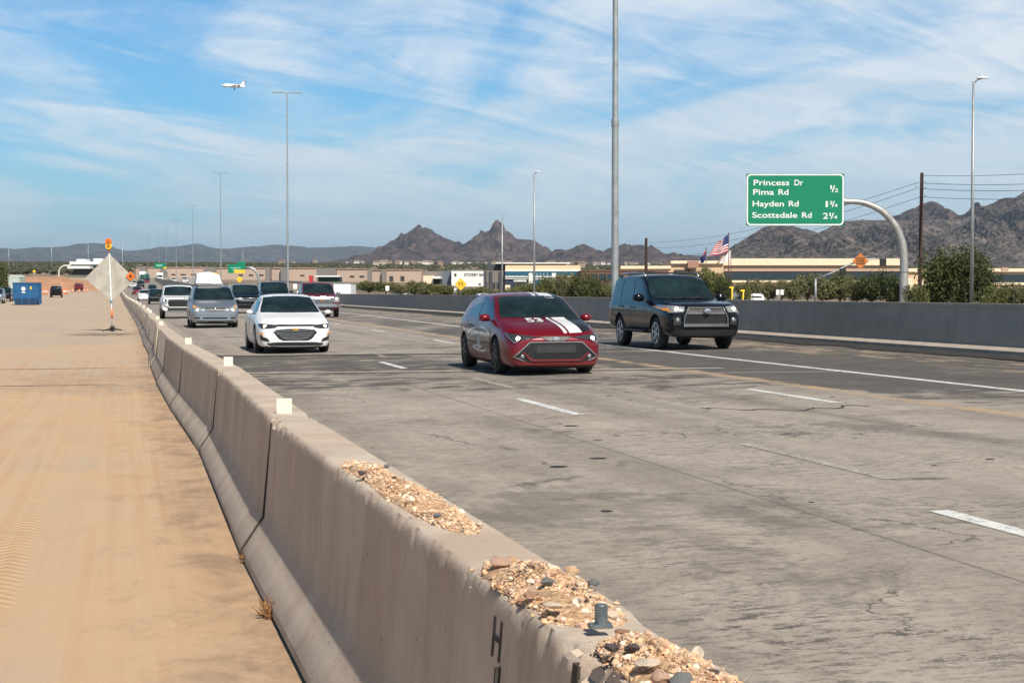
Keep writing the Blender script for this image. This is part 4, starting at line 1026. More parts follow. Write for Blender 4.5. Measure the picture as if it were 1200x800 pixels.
# ---- the red hatchback ------------------------------------------------
P_RED = paint('candy_red_paint', (.17, .001, .009), .25, .30)
ST_HATCH = [(-2.18, .62, .40, .74, .88, .48), (-2.14, .78, .28, .88, 1.06, .62), (-2.0, .86, .2, .96, 1.24, .67), (-1.62, .893, .15, .985, 1.385, .66), (-.95, .895, .13, .965, 1.435, .67), (-.25, .89, .12, .945, 1.445, .685), (.30, .89, .12, .93, 1.405, .685), (.70, .892, .12, .925, 1.19, .72), (1.04, .893, .12, .905, .975, .78), (1.45, .89, .12, .85, .915, .74), (1.80, .875, .12, .77, .845, .69), (2.02, .83, .11, .67, .765, .64), (2.13, .74, .13, .61, .69, .56), (2.17, .62, .2, .55, .61, .46)]
c1 = Car('hatchback_car', 'red hatchback with black and white hood stripes and number 53', 'car', 7.25, 28.75, P_RED, ST_HATCH, 2.64, 1.24, .325, .77, rimmat=M_RIMD)
c1.glass([(.0, .985), (.70, .99), (.722, 1.01), (.60, 1.345), (.3, 1.378), (0, 1.385)], [[(.80, .985), (.28, 1.315), (-.28, 1.365), (-.30, .99)], [(-.36, .99), (-.34, 1.365), (-1.02, 1.34), (-1.22, 1.10), (-1.15, 1.02)]])
c1.trim([[(.86, .90), (.98, .55), (.90, .30)], [(-.33, .95), (-.36, .35)], [(-1.05, .93), (-1.22, .75), (-1.10, .62)], [(.85, .29), (-1.05, .29)]], .2, .9, [(-.18, .80), (-1.02, .84)])
c1.mirrors(.72, .955, .985, P_RED, .10, .105, .07)
c1.wipers(1.0, 1.0, .45)
P_DKG = paint('satin_charcoal_wrap', (.012, .012, .016), .0, .45)
c1.decal('charcoal_hood_panel', [(1.96, .66), (1.5, .76), (1.06, .78), (.98, .70), (1.00, .42), (2.04, .46)], 'T', P_DKG, .003, .08)
c1.decal('charcoal_wing_panel', [(1.90, .66), (1.75, .80), (1.0, .84), (.90, .72), (1.3, .80)], 'L', P_DKG, .003, .08)
M_WST = simple('white_stripe', (.80, .80, .80), .3, coat=.6, var=.02)
c1.decal('white_hood_stripe', [(2.06, .27), (1.01, .17), (1.00, .43), (2.03, .50)], 'T', M_WST, .005, .08)
c1.decal('thin_hood_stripe', [(2.07, .165), (1.02, .065), (1.02, .115), (2.06, .225)], 'T', M_WST, .005, .08)
c1.decal('white_roof_stripe', [(.40, .18), (-1.3, .18), (-1.3, .44), (.38, .44)], 'T', M_WST, .005, .1)
c1.decal('thin_roof_stripe', [(.41, .06), (-1.3, .06), (-1.3, .12), (.41, .12)], 'T', M_WST, .005, .1)
c1.decal('charcoal_roof_panel', [(.37, .45), (-1.3, .45), (-1.3, .54), (.33, .56)], 'T', P_DKG, .004, .1)
tb = text_bm('53', .36, .012, 1.0); bm = bmesh.new()
for f in tb.faces: f.select = True
bm_merge(bm, tb, Matrix.Translation((0, 0, 0)))
bmesh.ops.triangulate(bm, faces=bm.faces[:]); bmesh.ops.subdivide_edges(bm, edges=bm.edges[:], cuts=1)
for v in bm.verts: v.co = c1.proj(1.46 - v.co.y * 1.25, -.33 + v.co.x * .9, 'T', .005)
meshobj('racing_number', bm, M_WST, c1.root)
# side lettering and swoosh shapes on the doors
c1.decal('dark_side_panel', [(.78, .36), (.86, .60), (.80, .84), (-1.0, .86), (-1.12, .74), (-1.05, .36)], 'R', paint('dark_maroon_panel', (.03, .004, .008), .2, .25), .003, .1)  # door area in a maroon darker than the body, one side only
c1.stroke('side_arc', [(.85, .66), (.6, .76), (.2, .80), (-.3, .80), (-.8, .74), (-1.0, .66)], 'R', .035, M_WST, .004); c1.stroke('side_arc', [(.75, .58), (.4, .69), (-.2, .70), (-.8, .62)], 'R', .022, M_WST, .004)
c1.decal('side_figure', [(.02, .72), (-.16, .74), (-.20, .40), (.05, .38)], 'R', simple('silver_graphic', (.4, .4, .42), .4), .004, .08)
c1.stroke('side_arc', [(.55, .40), (.3, .37), (-.1, .37), (-.6, .42), (-.3, .46), (.2, .45)], 'R', .03, M_WST, .004)
# face
c1.decal('grille', [(-.735, .34), (-.56, .27), (-.48, .235), (.48, .235), (.56, .27), (.735, .34), (.46, .575), (-.46, .575)], 'F', M_GRL, .008, .06)
c1.stroke('grille_surround', [(-.57, .255), (-.745, .325), (-.47, .578), (.47, .578), (.745, .325), (.57, .255)], 'F', .016, simple('grey_trim', (.30, .30, .31), .4, .5), .016)
c1.stroke('lower_lip', [(-.58, .395), (-.44, .265), (.44, .265), (.58, .395)], 'F', .034, P_RED, .020)
c1.decal('plate_panel', [(-.36, .39), (.36, .39), (.34, .53), (-.34, .53)], 'F', simple('grille_mesh_grey', (.028, .028, .03), .6), .014, .08)
for z in (.275, .305, .335, .365, .395): c1.stroke('grille_bar', [(-.38, z), (.38, z)], 'F', .008, M_PLAST, .014)
c1.decal('bonnet_gap', [(-.30, .665), (-.13, .60), (.13, .60), (.30, .665), (.2, .675), (-.2, .675)], 'F', M_GRL, .008, .06)
h = c1.decal('headlight', [(.26, .655), (.55, .625), (.66, .60), (.735, .56), (.80, .66), (.815, .735), (.72, .715), (.5, .69)], 'F', M_LENSD, .008, .05, mirror=True)
c1.lamp('bulb', .665, .635, .042, M_LITW, parents=h); c1.stroke('headlight_trim', [(.815, .735), (.80, .66), (.735, .565), (.66, .60)], 'F', .016, M_SILV, .014, mirror=True)
c1.lamp('fog_light', .60, .335, .035, M_LENS)
bm = bmesh.new(); lathe(bm, [(.046, 0), (.046, .012), (.035, .016)], 24, 'x'); 
for v in bm.verts: v.co.y *= 1.35; v.co += Vector((c1.proj(0, .615, 'F', .01).x, 0, .625))
meshobj('front_emblem', bm, M_CHROME, c1.root, True, 30)

# ---- the dark four-wheel-drive ---------------------------------------
P_NAVY = paint('black_blue_paint', (.003, .004, .008), .15, .18)
ST_SUV = [(-2.40, .80, .50, .98, 1.22, .70), (-2.37, .90, .42, 1.08, 1.50, .74), (-2.24, .935, .38, 1.13, 1.71, .76), (-1.95, .94, .36, 1.14, 1.775, .765), (-1.2, .945, .34, 1.14, 1.80, .77), (-.4, .945, .34, 1.135, 1.80, .77),
          (.15, .945, .34, 1.13, 1.76, .77), (.52, .945, .34, 1.13, 1.47, .80), (.86, .945, .34, 1.10, 1.18, .83), (1.35, .945, .34, 1.07, 1.16, .82), (1.85, .94, .30, 1.03, 1.125, .80), (2.18, .915, .28, .97, 1.075, .77), (2.35, .85, .28, .92, 1.00, .66), (2.41, .74, .34, .85, .92, .58)]
c2 = Car('sport_utility_car', 'black-blue four-wheel-drive car with roof rails beside the concrete wall', 'car', 13.15, 37.35, P_NAVY, ST_SUV, 2.79, 1.46, .385, .80, arch=.07, cr6=.55, cr4=.45)
DSIL = simple('dark_silver_trim', (.22, .22, .225), .4, .6, .05)
c2.glass([(.0, 1.20), (.78, 1.20), (.80, 1.225), (.715, 1.66), (.3, 1.70), (0, 1.70)], [[(.62, 1.18), (.18, 1.63), (-.34, 1.68), (-.36, 1.17)], [(-.42, 1.17), (-.40, 1.68), (-1.22, 1.68), (-1.27, 1.17)], [(-1.40, 1.18), (-1.36, 1.67), (-1.98, 1.62), (-2.10, 1.25)]])
c2.trim([[(.70, 1.08), (.82, .70), (.74, .5)], [(-.39, 1.14), (-.40, .5)], [(-1.30, 1.14), (-1.33, .85), (-1.02, .5)], [(.74, .5), (-.95, .5)]], .4, 1.1, [(-.24, .98), (-1.15, 1.0)], M_PLAST)
c2.mirrors(.62, 1.06, 1.22, P_NAVY, .10, .14, .10); c2.wipers(.84, 1.19, .6)
for sg in (-1, 1):
    bm = bmesh.new(); tube(bm, [(.05, sg * .69, 1.74), (-.1, sg * .70, 1.825), (-.9, sg * .70, 1.84), (-1.75, sg * .70, 1.825), (-1.95, sg * .69, 1.73)], .025, 8); meshobj('roof_rail', bm, M_SILV, c2.root, True)
for x in (-.35, -1.5):
    bm = bmesh.new(); box(bm, x - .03, x + .03, -.69, .69, 1.825, 1.85); meshobj('roof_crossbar', bm, M_PLAST, c2.root)
c2.decal('grille', [(-.46, 0.565), (.46, 0.565), (.50, 0.645), (.50, 0.885), (.44, 0.975), (-.44, 0.975), (-.50, 0.885), (-.50, 0.645)], 'F', M_GRL, .012, .07)
c2.stroke('grille_surround', [(-.54, 0.595), (-.53, 0.765), (-.43, 0.970), (.43, 0.970), (.53, 0.765), (.54, 0.595)], 'F', .022, DSIL, .03)
c2.decal('grille_crossbar', [(-.47, 0.835), (.47, 0.835), (.43, 0.905), (-.43, 0.905)], 'F', DSIL, .03, .07)
c2.decal('lower_chrome_bar', [(-.56, 0.545), (.56, 0.545), (.54, 0.610), (-.54, 0.610)], 'F', M_CHROME, .035, .07)
for y_ in np.arange(-.4, .41, .1): c2.stroke('grille_bar', [(y_, .64), (y_, .81)], 'F', .012, M_PLAST, .018)
c2.decal('lower_bumper', [(-.82, .33), (.82, .33), (.78, .46), (-.78, .46)], 'F', M_GRL, .006, .08)
h = c2.decal('headlight', [(.55, 0.885), (.86, 0.865), (.915, 1.005), (.88, 1.045), (.50, 1.000)], 'F', M_LENS, .010, .05, mirror=True)
c2.lamp('bulb', .70, .945, .055, M_LIT, parents=h); c2.decal('turn_signal', [(.82, 0.885), (.90, 0.915), (.915, 0.985), (.84, 0.975)], 'F', M_AMB, .016, .05, mirror=True)
h = c2.decal('fog_lamp_bay', [(.60, 0.595), (.78, 0.575), (.80, 0.765), (.62, 0.785)], 'F', M_PLAST, .010, .06, mirror=True); c2.lamp('fog_light', .69, .70, .05, M_LENS, parents=h)
bm = bmesh.new(); lathe(bm, [(.060, 0), (.060, 0.057), (.045, 0.061)], 24, 'x')
for v in bm.verts: v.co.y *= 1.35; v.co += Vector((c2.proj(0, .90, 'F', .03).x + .01, 0, .91))
meshobj('front_emblem', bm, M_CHROME, c2.root, True, 30)
for sg in (-1, 1):
    bm = bmesh.new(); box(bm, -.85, .75, min(sg * .86, sg * 1.0), max(sg * .86, sg * 1.0), .40, .445); meshobj('side_step', bm, M_PLAST, c2.root)

# ---- the white saloon -------------------------------------------------
P_WHITE = paint('pearl_white_paint', (.80, .80, .80), .0, .3)
ST_SED = [(-2.46, .66, .44, .80, .92, .52), (-2.40, .80, .32, .90, 1.03, .62), (-2.10, .88, .24, .95, 1.09, .62), (-1.65, .92, .14, .97, 1.15, .64), (-1.15, .927, .13, .965, 1.36, .64), (-.60, .927, .12, .95, 1.44, .655), (-.05, .925, .12, .935, 1.45, .665),
          (.42, .925, .12, .92, 1.39, .665), (.85, .925, .12, .915, 1.18, .71), (1.22, .925, .12, .89, .97, .78), (1.65, .92, .12, .83, .915, .76), (2.05, .90, .12, .76, .85, .71), (2.30, .85, .11, .68, .765, .60), (2.42, .76, .12, .62, .70, .54), (2.47, .62, .25, .55, .62, .46)]
def saloon(label, X, Y, mat, detail=1, group=None, name='saloon_car'):
    c_ = Car(name, label, 'car', X, Y, mat, ST_SED, 2.83, 1.47, .335, .80, lod=2 if detail else 1, group=group)
    c_.glass([(.0, .98), (.72, .985), (.742, 1.005), (.60, 1.355), (.3, 1.385), (0, 1.39)], [[(.92, .985), (.40, 1.31), (-.20, 1.375), (-.22, .985)], [(-.28, .985), (-.26, 1.375), (-.95, 1.33), (-1.42, 1.06), (-1.3, 1.0)]])
    h = c_.decal('headlight', [(.46, .63), (.62, .605), (.80, .605), (.865, .68), (.85, .72), (.60, .70), (.40, .685)], 'F', M_LENSD, .010, .05, mirror=True); c_.lamp('bulb', .725, .65, .045, M_LIT, parents=h)
    c_.mirrors(.88, .985, .99, mat, .08, .085, .055)
    if detail:
        c_.decal('upper_grille', [(-.42, .655), (.42, .655), (.45, .70), (-.45, .70)], 'F', M_GRL, .008, .06)
        c_.decal('grille', [(-.53, .52), (-.40, .36), (-.30, .315), (.30, .315), (.40, .36), (.53, .52), (.44, .585), (0, .60), (-.44, .585)], 'F', M_GRL, .008, .06)
        for i, (z, w_) in enumerate(((.555, .46), (.50, .49), (.45, .45), (.40, .38), (.355, .32))):
            c_.stroke('grille_bar', [(-w_, z + .02), (-w_ * .5, z - .008), (0, z - .018), (w_ * .5, z - .008), (w_, z + .02)], 'F', .013, M_CHROME, .020)
        c_.decal('front_emblem', [(-.08, .60), (-.03, .605), (-.03, .62), (.03, .62), (.03, .605), (.08, .60), (.08, .575), (.03, .57), (.03, .555), (-.03, .555), (-.03, .57), (-.08, .575)], 'F', simple('gold_emblem', (.8, .5, .12), .3, .7), .03, .06)
        c_.decal('lower_intake', [(-.62, .19), (.62, .19), (.70, .25), (.45, .275), (-.45, .275), (-.70, .25)], 'F', M_PLAST, .008, .06)
        c_.decal('side_vent', [(.62, .28), (.82, .33), (.84, .44), (.76, .40), (.66, .36)], 'F', M_PLAST, .010, .05, mirror=True); c_.decal('marker_lamp', [(.77, .44), (.845, .46), (.83, .51), (.78, .50)], 'F', M_AMB, .012, .05, mirror=True)
        c_.trim([[(.98, .88), (1.05, .55), (.98, .30)], [(-.25, .94), (-.28, .32)], [(-1.28, .94), (-1.40, .75), (-1.20, .60)], [(.98, .28), (-1.0, .28)]], .2, .9, [(-.1, .80), (-1.1, .83)]); c_.wipers(1.18, .985, .55)
    return c_
c3 = saloon('white saloon car with black slatted grille and lit headlamps in the near lane', 4.0, 41.25, P_WHITE)

# ---- the silver minivan with roof cargo -------------------------------
P_SILV = paint('silver_blue_paint', (.30, .34, .40), .7, .35)
ST_VAN = [(-2.55, .82, .48, .95, 1.15, .62), (-2.50, .92, .36, 1.04, 1.42, .66), (-2.25, .965, .30, 1.06, 1.68, .73), (-1.5, .985, .2, 1.07, 1.74, .75), (-.6, .99, .18, 1.06, 1.75, .77), (.1, .99, .18, 1.05, 1.75, .775),
          (.62, .99, .18, 1.04, 1.67, .77), (1.12, .99, .18, 1.03, 1.41, .81), (1.58, .985, .18, 1.01, 1.11, .86), (1.95, .97, .18, .94, 1.03, .83), (2.25, .94, .16, .84, .92, .70), (2.46, .86, .15, .74, .82, .62), (2.55, .74, .26, .66, .73, .54)]
Yv = depthY(64.3, 3.5)
c4 = Car('minivan', 'silver-blue minivan with a big white bundle on its roof', 'minivan', 3.5, Yv + 2.5, P_SILV, ST_VAN, 3.02, 1.55, .34, .84)
c4.glass([(.0, 1.13), (.80, 1.135), (.82, 1.16), (.70, 1.62), (.3, 1.665), (0, 1.67)], [[(1.20, 1.11), (.66, 1.56), (.10, 1.64), (.08, 1.11)], [(.02, 1.11), (.04, 1.64), (-1.0, 1.65), (-1.02, 1.11)], [(-1.1, 1.11), (-1.08, 1.64), (-2.1, 1.60), (-2.2, 1.15)]])
c4.mirrors(1.18, 1.10, 1.16, simple('pale_mirror', (.36, .42, .43), .3), .08, .11, .07); c4.wipers(1.5, 1.13, .7)
h = c4.decal('headlight', [(.50, .68), (.78, .62), (.86, .70), (.90, .90), (.82, .93), (.66, .86), (.54, .76)], 'F', M_LENS, .010, .05, mirror=True); c4.lamp('bulb', .70, .725, .055, M_LIT, parents=h)
c4.decal('turn_signal', [(.76, .80), (.87, .82), (.86, .91), (.80, .89)], 'F', M_AMB, .014, .05, mirror=True)
c4.decal('grille', [(-.42, .66), (.42, .66), (.48, .83), (-.48, .83)], 'F', M_SILV, .010, .06)
for z in (.70, .75, .80): c4.stroke('grille_bar', [(-.40, z), (.40, z)], 'F', .020, M_GRL, .016)
c4.lamp('front_emblem', 0, .75, .06, M_CHROME, mirror=False)
c4.decal('lower_intake', [(-.48, .37), (.48, .37), (.50, .43), (-.50, .43)], 'F', M_GRL, .008, .06); c4.decal('fog_light', [(.60, .37), (.80, .38), (.80, .44), (.62, .44)], 'F', M_GRL, .008, .05, mirror=True)
c4.stroke('bumper_crease', [(-.85, .56), (0, .54), (.85, .56)], 'F', .014, M_SILV, .012); c4.decal('lower_lip', [(-.75, .25), (.75, .25), (.72, .30), (-.72, .30)], 'F', M_PLAST, .012, .08)
c4.trim([[(1.22, 1.0), (1.3, .6), (1.2, .36)], [(.05, 1.05), (.03, .36)], [(-1.05, 1.05), (-1.07, .36)]], .3, 1.0, [(.2, .92), (-.9, .95)])
for sg in (-1, 1):
    bm = bmesh.new(); tube(bm, [(.4, sg * .62, 1.71), (.3, sg * .62, 1.785), (-1.9, sg * .62, 1.79), (-2.0, sg * .62, 1.70)], .022, 8); meshobj('roof_rail', bm, M_PLAST, c4.root, True)
# wrapped bundle: stands on the roof, a thing of its own
bm = bmesh.new(); bmesh.ops.create_cube(bm, size=1); bmesh.ops.subdivide_edges(bm, edges=bm.edges[:], cuts=9, use_grid_fill=True)
for v in bm.verts:
    p = v.co * 2; z = (p.z + 1) / 2
    hh = .46 + .03 * math.sin(p.x * 2.5 + 1.6) - .10 * max(0, p.x - .35)
    sh = 1 - .20 * z ** 1.5 - .05 * (p.y < 0) * z
    v.co = Vector(((p.x * .54 * (1 - .16 * z) - .03 * z), p.y * .95 * sh, z * hh)) + Vector((1, 1, 1)) * noise.noise(p * 2.7) * .022
o = meshobj('roof_bundle', bm, simple('white_tarp', (.80, .80, .79), .55, var=.06, bump=.3), smooth=True); o.location = (3.38, Yv + 3.2, c4.root.location.z + 1.80)
tag(o, 'big white tarpaulin bundle tied on the roof of the silver minivan', 'bundle')

# ---- pickups, further cars -------------------------------------------
def pickup(label, X, Y, mat, style, group=None, detail=1, name='pickup_truck', sc=1.):
    st = [(-2.85, .90, .62, .98, 1.08, .70), (-2.80, .96, .56, 1.08, 1.16, .80), (-1.6, 1.0, .50, 1.12, 1.18, .80), (-1.12, 1.0, .42, 1.13, 1.20, .78), (-1.02, 1.0, .42, 1.14, 1.74, .77), (-.5, 1.0, .38, 1.14, 1.86, .78), (.25, 1.0, .38, 1.14, 1.86, .785),
          (.62, 1.0, .38, 1.14, 1.76, .785), (.98, 1.0, .38, 1.14, 1.5, .82), (1.25, 1.0, .38, 1.13, 1.24, .88), (1.8, 1.0, .38, 1.12, 1.21, .88), (2.4, .99, .38, 1.08, 1.17, .86), (2.68, .96, .36, 1.02, 1.10, .76), (2.76, .88, .40, .96, 1.03, .70)]
    c_ = Car(name, label, 'pickup truck', X, Y, mat, st, 3.4, 1.75, .40, .86, lod=2 if detail else 1, group=group, arch=.07, cr6=.5, cr4=.5)
    c_.glass([(.0, 1.265), (.80, 1.265), (.82, 1.29), (.73, 1.73), (.3, 1.775), (0, 1.78)], [[(1.02, 1.25), (.66, 1.66), (.08, 1.75), (.06, 1.22)], [(0, 1.22), (.02, 1.75), (-.85, 1.72), (-.9, 1.22)]])
    c_.mirrors(.95, 1.10, 1.28, M_CHROME if style == 'red' else M_PLAST, .07, .11, .09)
    if style == 'red':
        h = c_.decal('headlight', [(.60, .80), (.90, .80), (.91, 1.06), (.62, 1.06)], 'F', M_LENS, .014, .06, mirror=True); c_.lamp('bulb', .76, .98, .06, M_LIT, parents=h)
        c_.decal('grille', [(-.58, .74), (.58, .74), (.58, 1.05), (-.58, 1.05)], 'F', M_GRL, .010, .08)
        for z in (.79, .90, 1.03): c_.stroke('grille_bar', [(-.58, z), (.58, z)], 'F', .045 if z != .9 else .06, M_CHROME, .03)
        c_.decal('front_emblem', [(-.09, .87), (.09, .87), (.09, .93), (-.09, .93)], 'F', MATS['gold_emblem'], .055, .1)
        c_.decal('front_bumper', [(-.92, .54), (.92, .54), (.92, .72), (-.92, .72)], 'F', M_CHROME, .07, .08); c_.decal('lower_intake', [(-.5, .46), (.5, .46), (.48, .56), (-.48, .56)], 'F', M_PLAST, .08, .08)
    elif style == 'white':
        c_.decal('grille', [(-.55, .66), (.55, .66), (.62, .80), (.60, 1.05), (-.60, 1.05), (-.62, .80)], 'F', M_GRL, .012, .08)
        c_.stroke('lamp_surround', [(.64, 1.06), (.70, .84), (.90, .88), (.82, .74), (.62, .64), (.52, .60)], 'F', .075, M_CHROME, .03, mirror=True)
        h = c_.decal('headlight', [(.70, .92), (.90, .92), (.91, 1.06), (.70, 1.06)], 'F', M_LENSD, .014, .06, mirror=True); c_.lamp('bulb', .82, .99, .035, M_LITW, parents=h)
        for z in (.74, .84, .94): c_.stroke('grille_bar', [(-.5, z), (.5, z)], 'F', .03, M_PLAST, .025)
        c_.decal('lower_bumper', [(-.65, .44), (.65, .44), (.62, .60), (-.62, .60)], 'F', M_PLAST, .02, .08)
    else:
        h = c_.decal('headlight', [(.62, .88), (.90, .88), (.91, 1.04), (.62, 1.04)], 'F', M_LENS, .014, .06, mirror=True)
        c_.decal('grille', [(-.58, .76), (.58, .76), (.58, 1.03), (-.58, 1.03)], 'F', M_GRL, .010, .08); c_.stroke('grille_bar', [(-.55, .9), (.55, .9)], 'F', .05, M_CHROME, .03)
    if detail: c_.trim([[(1.1, 1.1), (1.15, .7), (1.05, .56)], [(.03, 1.15), (.03, .56)], [(-.95, 1.15), (-.95, .6)]], .5, 1.1, [(.18, 1.0), (-.78, 1.0)])
    if sc != 1: c_.root.scale = (sc, sc, sc)
    return c_
def atx(px, d): # lateral X for a picture column at depth d
    return (px - VX) * CT * d / F
def place(px, d): X = atx(px, d); return X, depthY(d, X)
X, Y = place(212.5, 86.5); pickup('white pickup truck with black grille behind the silver minivan', X - .1, Y + 2.7, P_WHITE, 'white', sc=.985)
X, Y = place(377.5, 83); pickup('dark red pickup truck with chrome grille beyond the white saloon', X, Y + 2.75, paint('dark_red_paint', (.16, .012, .018), .35), 'red')
def suv(label, px, d, mat, sc, front, group=None, lod=2, name='sport_utility_car'):
    X, Y = place(px, d)
    c_ = Car(name, label, 'car', X, Y + 2.4 * sc, mat, ST_SUV, 2.79, 1.46, .385, .80, lod=lod, group=group, cr6=.55, cr4=.4)
    c_.glass([(.0, 1.20), (.78, 1.20), (.80, 1.225), (.715, 1.66), (.3, 1.71), (0, 1.71)], [[(.62, 1.18), (.18, 1.63), (-.34, 1.68), (-.36, 1.17)], [(-.42, 1.17), (-.40, 1.68), (-2.0, 1.62), (-2.08, 1.25)]])
    c_.mirrors(.62, 1.03, 1.20, mat, .07, .09, .07)
    h = c_.decal('headlight', [(.58, .84), (.86, .82), (.90, .96), (.55, .95)], 'F', M_LENS if front else M_LENSD, .010, .06, mirror=True)
    c_.decal('grille', [(-.5, .66), (.5, .66), (.52, .92), (-.52, .92)], 'F', M_GRL, .012, .08)
    if front: c_.stroke('grille_bar', [(-.55, .80), (.55, .80)], 'F', .06, M_CHROME, .03); c_.decal('lower_bumper', [(-.6, .48), (.6, .48), (.6, .58), (-.6, .58)], 'F', M_PLAST, .03, .1)
    else: c_.stroke('grille_bar', [(-.86, .84), (-.3, .74), (0, .80), (.3, .74), (.86, .84)], 'F', .03, M_CHROME, .025)
    c_.root.scale = (sc, sc, sc); return c_
suv('navy large sport-utility car with chrome grille bar, right of the silver minivan', 290.5, 102, P_NAVY, 1.04, 1)
suv('black sport-utility car half hidden behind the roof of the white saloon', 325, 108, paint('black_paint', (.004, .004, .005), .15, .2), 1.14, 0)
suv('black car with a thin chrome line across its nose, left of the white pickup', 183.5, 176, MATS['black_paint'], .94, 0, None, 1)
X, Y = place(170, 212); saloon('small white car half hidden behind the black car in the left lane', X, Y + 2.4, P_WHITE, 0)
X, Y = place(161, 285); saloon('small dark red car far up the left lane', X, Y + 2.4, MATS['dark_red_paint'], 0)
suv('tiny dark car in the second lane beyond the small white car', 179, 305, P_NAVY, .9, 1, None, 1)
X, Y = place(156, 395); pickup('tiny white pickup below the small orange diamond sign', X, Y + 2.7, P_WHITE, '', None, 0)
suv('tiny dark car up the road beside the tiny white pickup', 165, 390, P_NAVY, 1, 1, None, 1)
X, Y = place(172.5, 520); saloon('tiny red car at the top of the distant road', X, Y + 2.4, P_RED, 0)
X, Y = place(204, 520); saloon('tiny white car with dark roof on the distant opposing road, left one', X, Y + 2, P_WHITE, 0)
X, Y = place(217, 500); pickup('tiny white pickup on the distant opposing road left of the white roof bundle', X, Y + 2, P_WHITE, '', None, 0)
def truck(label, px, d, cabmat, boxmat, bw=2.5, bh=2.6, L_=7.5):
    X, Y = place(px, d); t = empty('box_truck', (X, Y, gz(X, Y)), R(-90), label, 'truck')
    bm = bmesh.new(); box(bm, -L_, 0, -bw / 2, bw / 2, .95, .95 + bh); bmesh.ops.bevel(bm, geom=bm.edges[:], offset=.04, segments=1); meshobj('cargo_box', bm, boxmat, t)
    bm = bmesh.new(); prism(bm, [(.1, .55), (2.0, .55), (2.05, 1.3), (1.75, 1.5), (1.45, 2.35), (.1, 2.45)], -1.05, 1.05); fixn(bm); cb = meshobj('cab', bm, cabmat, t)
    bm = bmesh.new(); prism(bm, [(1.74, 1.52), (1.76, 1.55), (1.49, 2.28), (1.45, 2.28)], -.95, .95); fixn(bm); meshobj('windscreen', bm, M_WIN, cb)
    bm = bmesh.new(); box(bm, 2.05, 2.10, -.6, .6, .7, 1.2); meshobj('grille', bm, M_GRL, cb)
    bm = bmesh.new(); box(bm, -L_, .2, -.5, .5, .6, .93); meshobj('chassis', bm, M_PLAST, t)
    for x in (1.0, -L_ + 1.6):
        for sg in (-1, 1):
            bm = bmesh.new(); lathe(bm, [(.5, -.14), (.52, 0), (.5, .14)], 20, 'y', 0, Matrix.Translation((x, sg * .95, .52))); fixn(bm); meshobj('wheel', bm, M_BLACK, t, True, 40)
    return t
P_TEAL = paint('teal_paint', (.02, .16, .14), .1)
truck('distant white box truck with teal cab at the top of the road', 167.5, 600, P_TEAL, M_WHITE); truck('distant teal truck right beside the white box truck', 172.5, 600, P_TEAL, P_TEAL, 2.0, 1.7)
truck('distant white lorry below the small far green sign, on the opposing road', 187.5, 560, M_WHITE, M_WHITE, 2.2, 2.2)
# dark vehicles on the work zone, parked cars at the left, traffic over the wall
def work(px, d, label, mat, grp=None, back=True):
    X, Y = place(px, d); c_ = Car('work_vehicle', label, 'car', X, Y, mat, ST_SUV, 2.79, 1.46, .385, .80, lod=1, group=grp, heading=R(180) if back else 0)
    c_.glass([(.0, 1.175), (.76, 1.165), (.655, 1.64), (0, 1.70)], [[(.62, 1.18), (.18, 1.63), (-.34, 1.68), (-.36, 1.17)], [(-.42, 1.17), (-.40, 1.68), (-2.0, 1.62), (-2.08, 1.25)]], [(.0, 1.2), (.62, 1.2), (.58, 1.5), (0, 1.52)])
    c_.decal('tail_light', [(.70, .85), (.84, .85), (.84, 1.0), (.70, 1.0)], 'B', M_RED, .02, .1, mirror=True); return c_
work(66.5, 250, 'dark vehicle seen from behind among cones, left one, right of the blue container', MATS['black_paint']); work(93, 330, 'dark vehicle with red tail lamps up the work zone ramp near the diamond sign', MATS['dark_red_paint'])
for px, d, lb, mt in ((-4, 185, 'silver parked car cut by the left photo edge', P_SILV), (6, 205, 'dark parked car near the left photo edge', MATS['black_paint']), (11.5, 215, 'small white parked car left of the blue container', P_WHITE)):
    work(px, d, lb, mt, back=False)
for px, X, lb, mt in ((421, 47, 'dark car roof just over the wall right of the white box trailer', MATS['black_paint']), (469, 47, 'white car roof just over the wall below the white warehouse door', P_WHITE), (565, 42, 'white car roof over the wall right of the yellow diamond sign', P_WHITE),
                      (876, 62, 'white van roof over the wall, right one beside the yellow posts', P_WHITE), (864, 62.5, 'white van roof over the wall, left one behind the yellow posts', P_WHITE)):
    s_ = (px - VX) * CT / X; Y = depthY(F / s_, X)
    c_ = Car('passing_car', lb, 'car', X, Y, mt, ST_SUV if 'van' in lb else ST_SED, 2.79, 1.46, .385, .80, lod=1, heading=R(180))
    c_.glass([(0, 1.0), (.7, 1.0), (.6, 1.32), (0, 1.34)], [[(.85, .99), (.35, 1.31), (-.9, 1.31), (-1.2, 1.05)]], [(0, 1.05), (.6, 1.05), (.5, 1.33), (0, 1.36)])
    hgt = (EYE + (HY - (343.6 if 'van' not in lb else 344)) / s_) - gz(X, Y); c_.root.scale = (1, 1, hgt / (1.77 if 'van' in lb else 1.45))

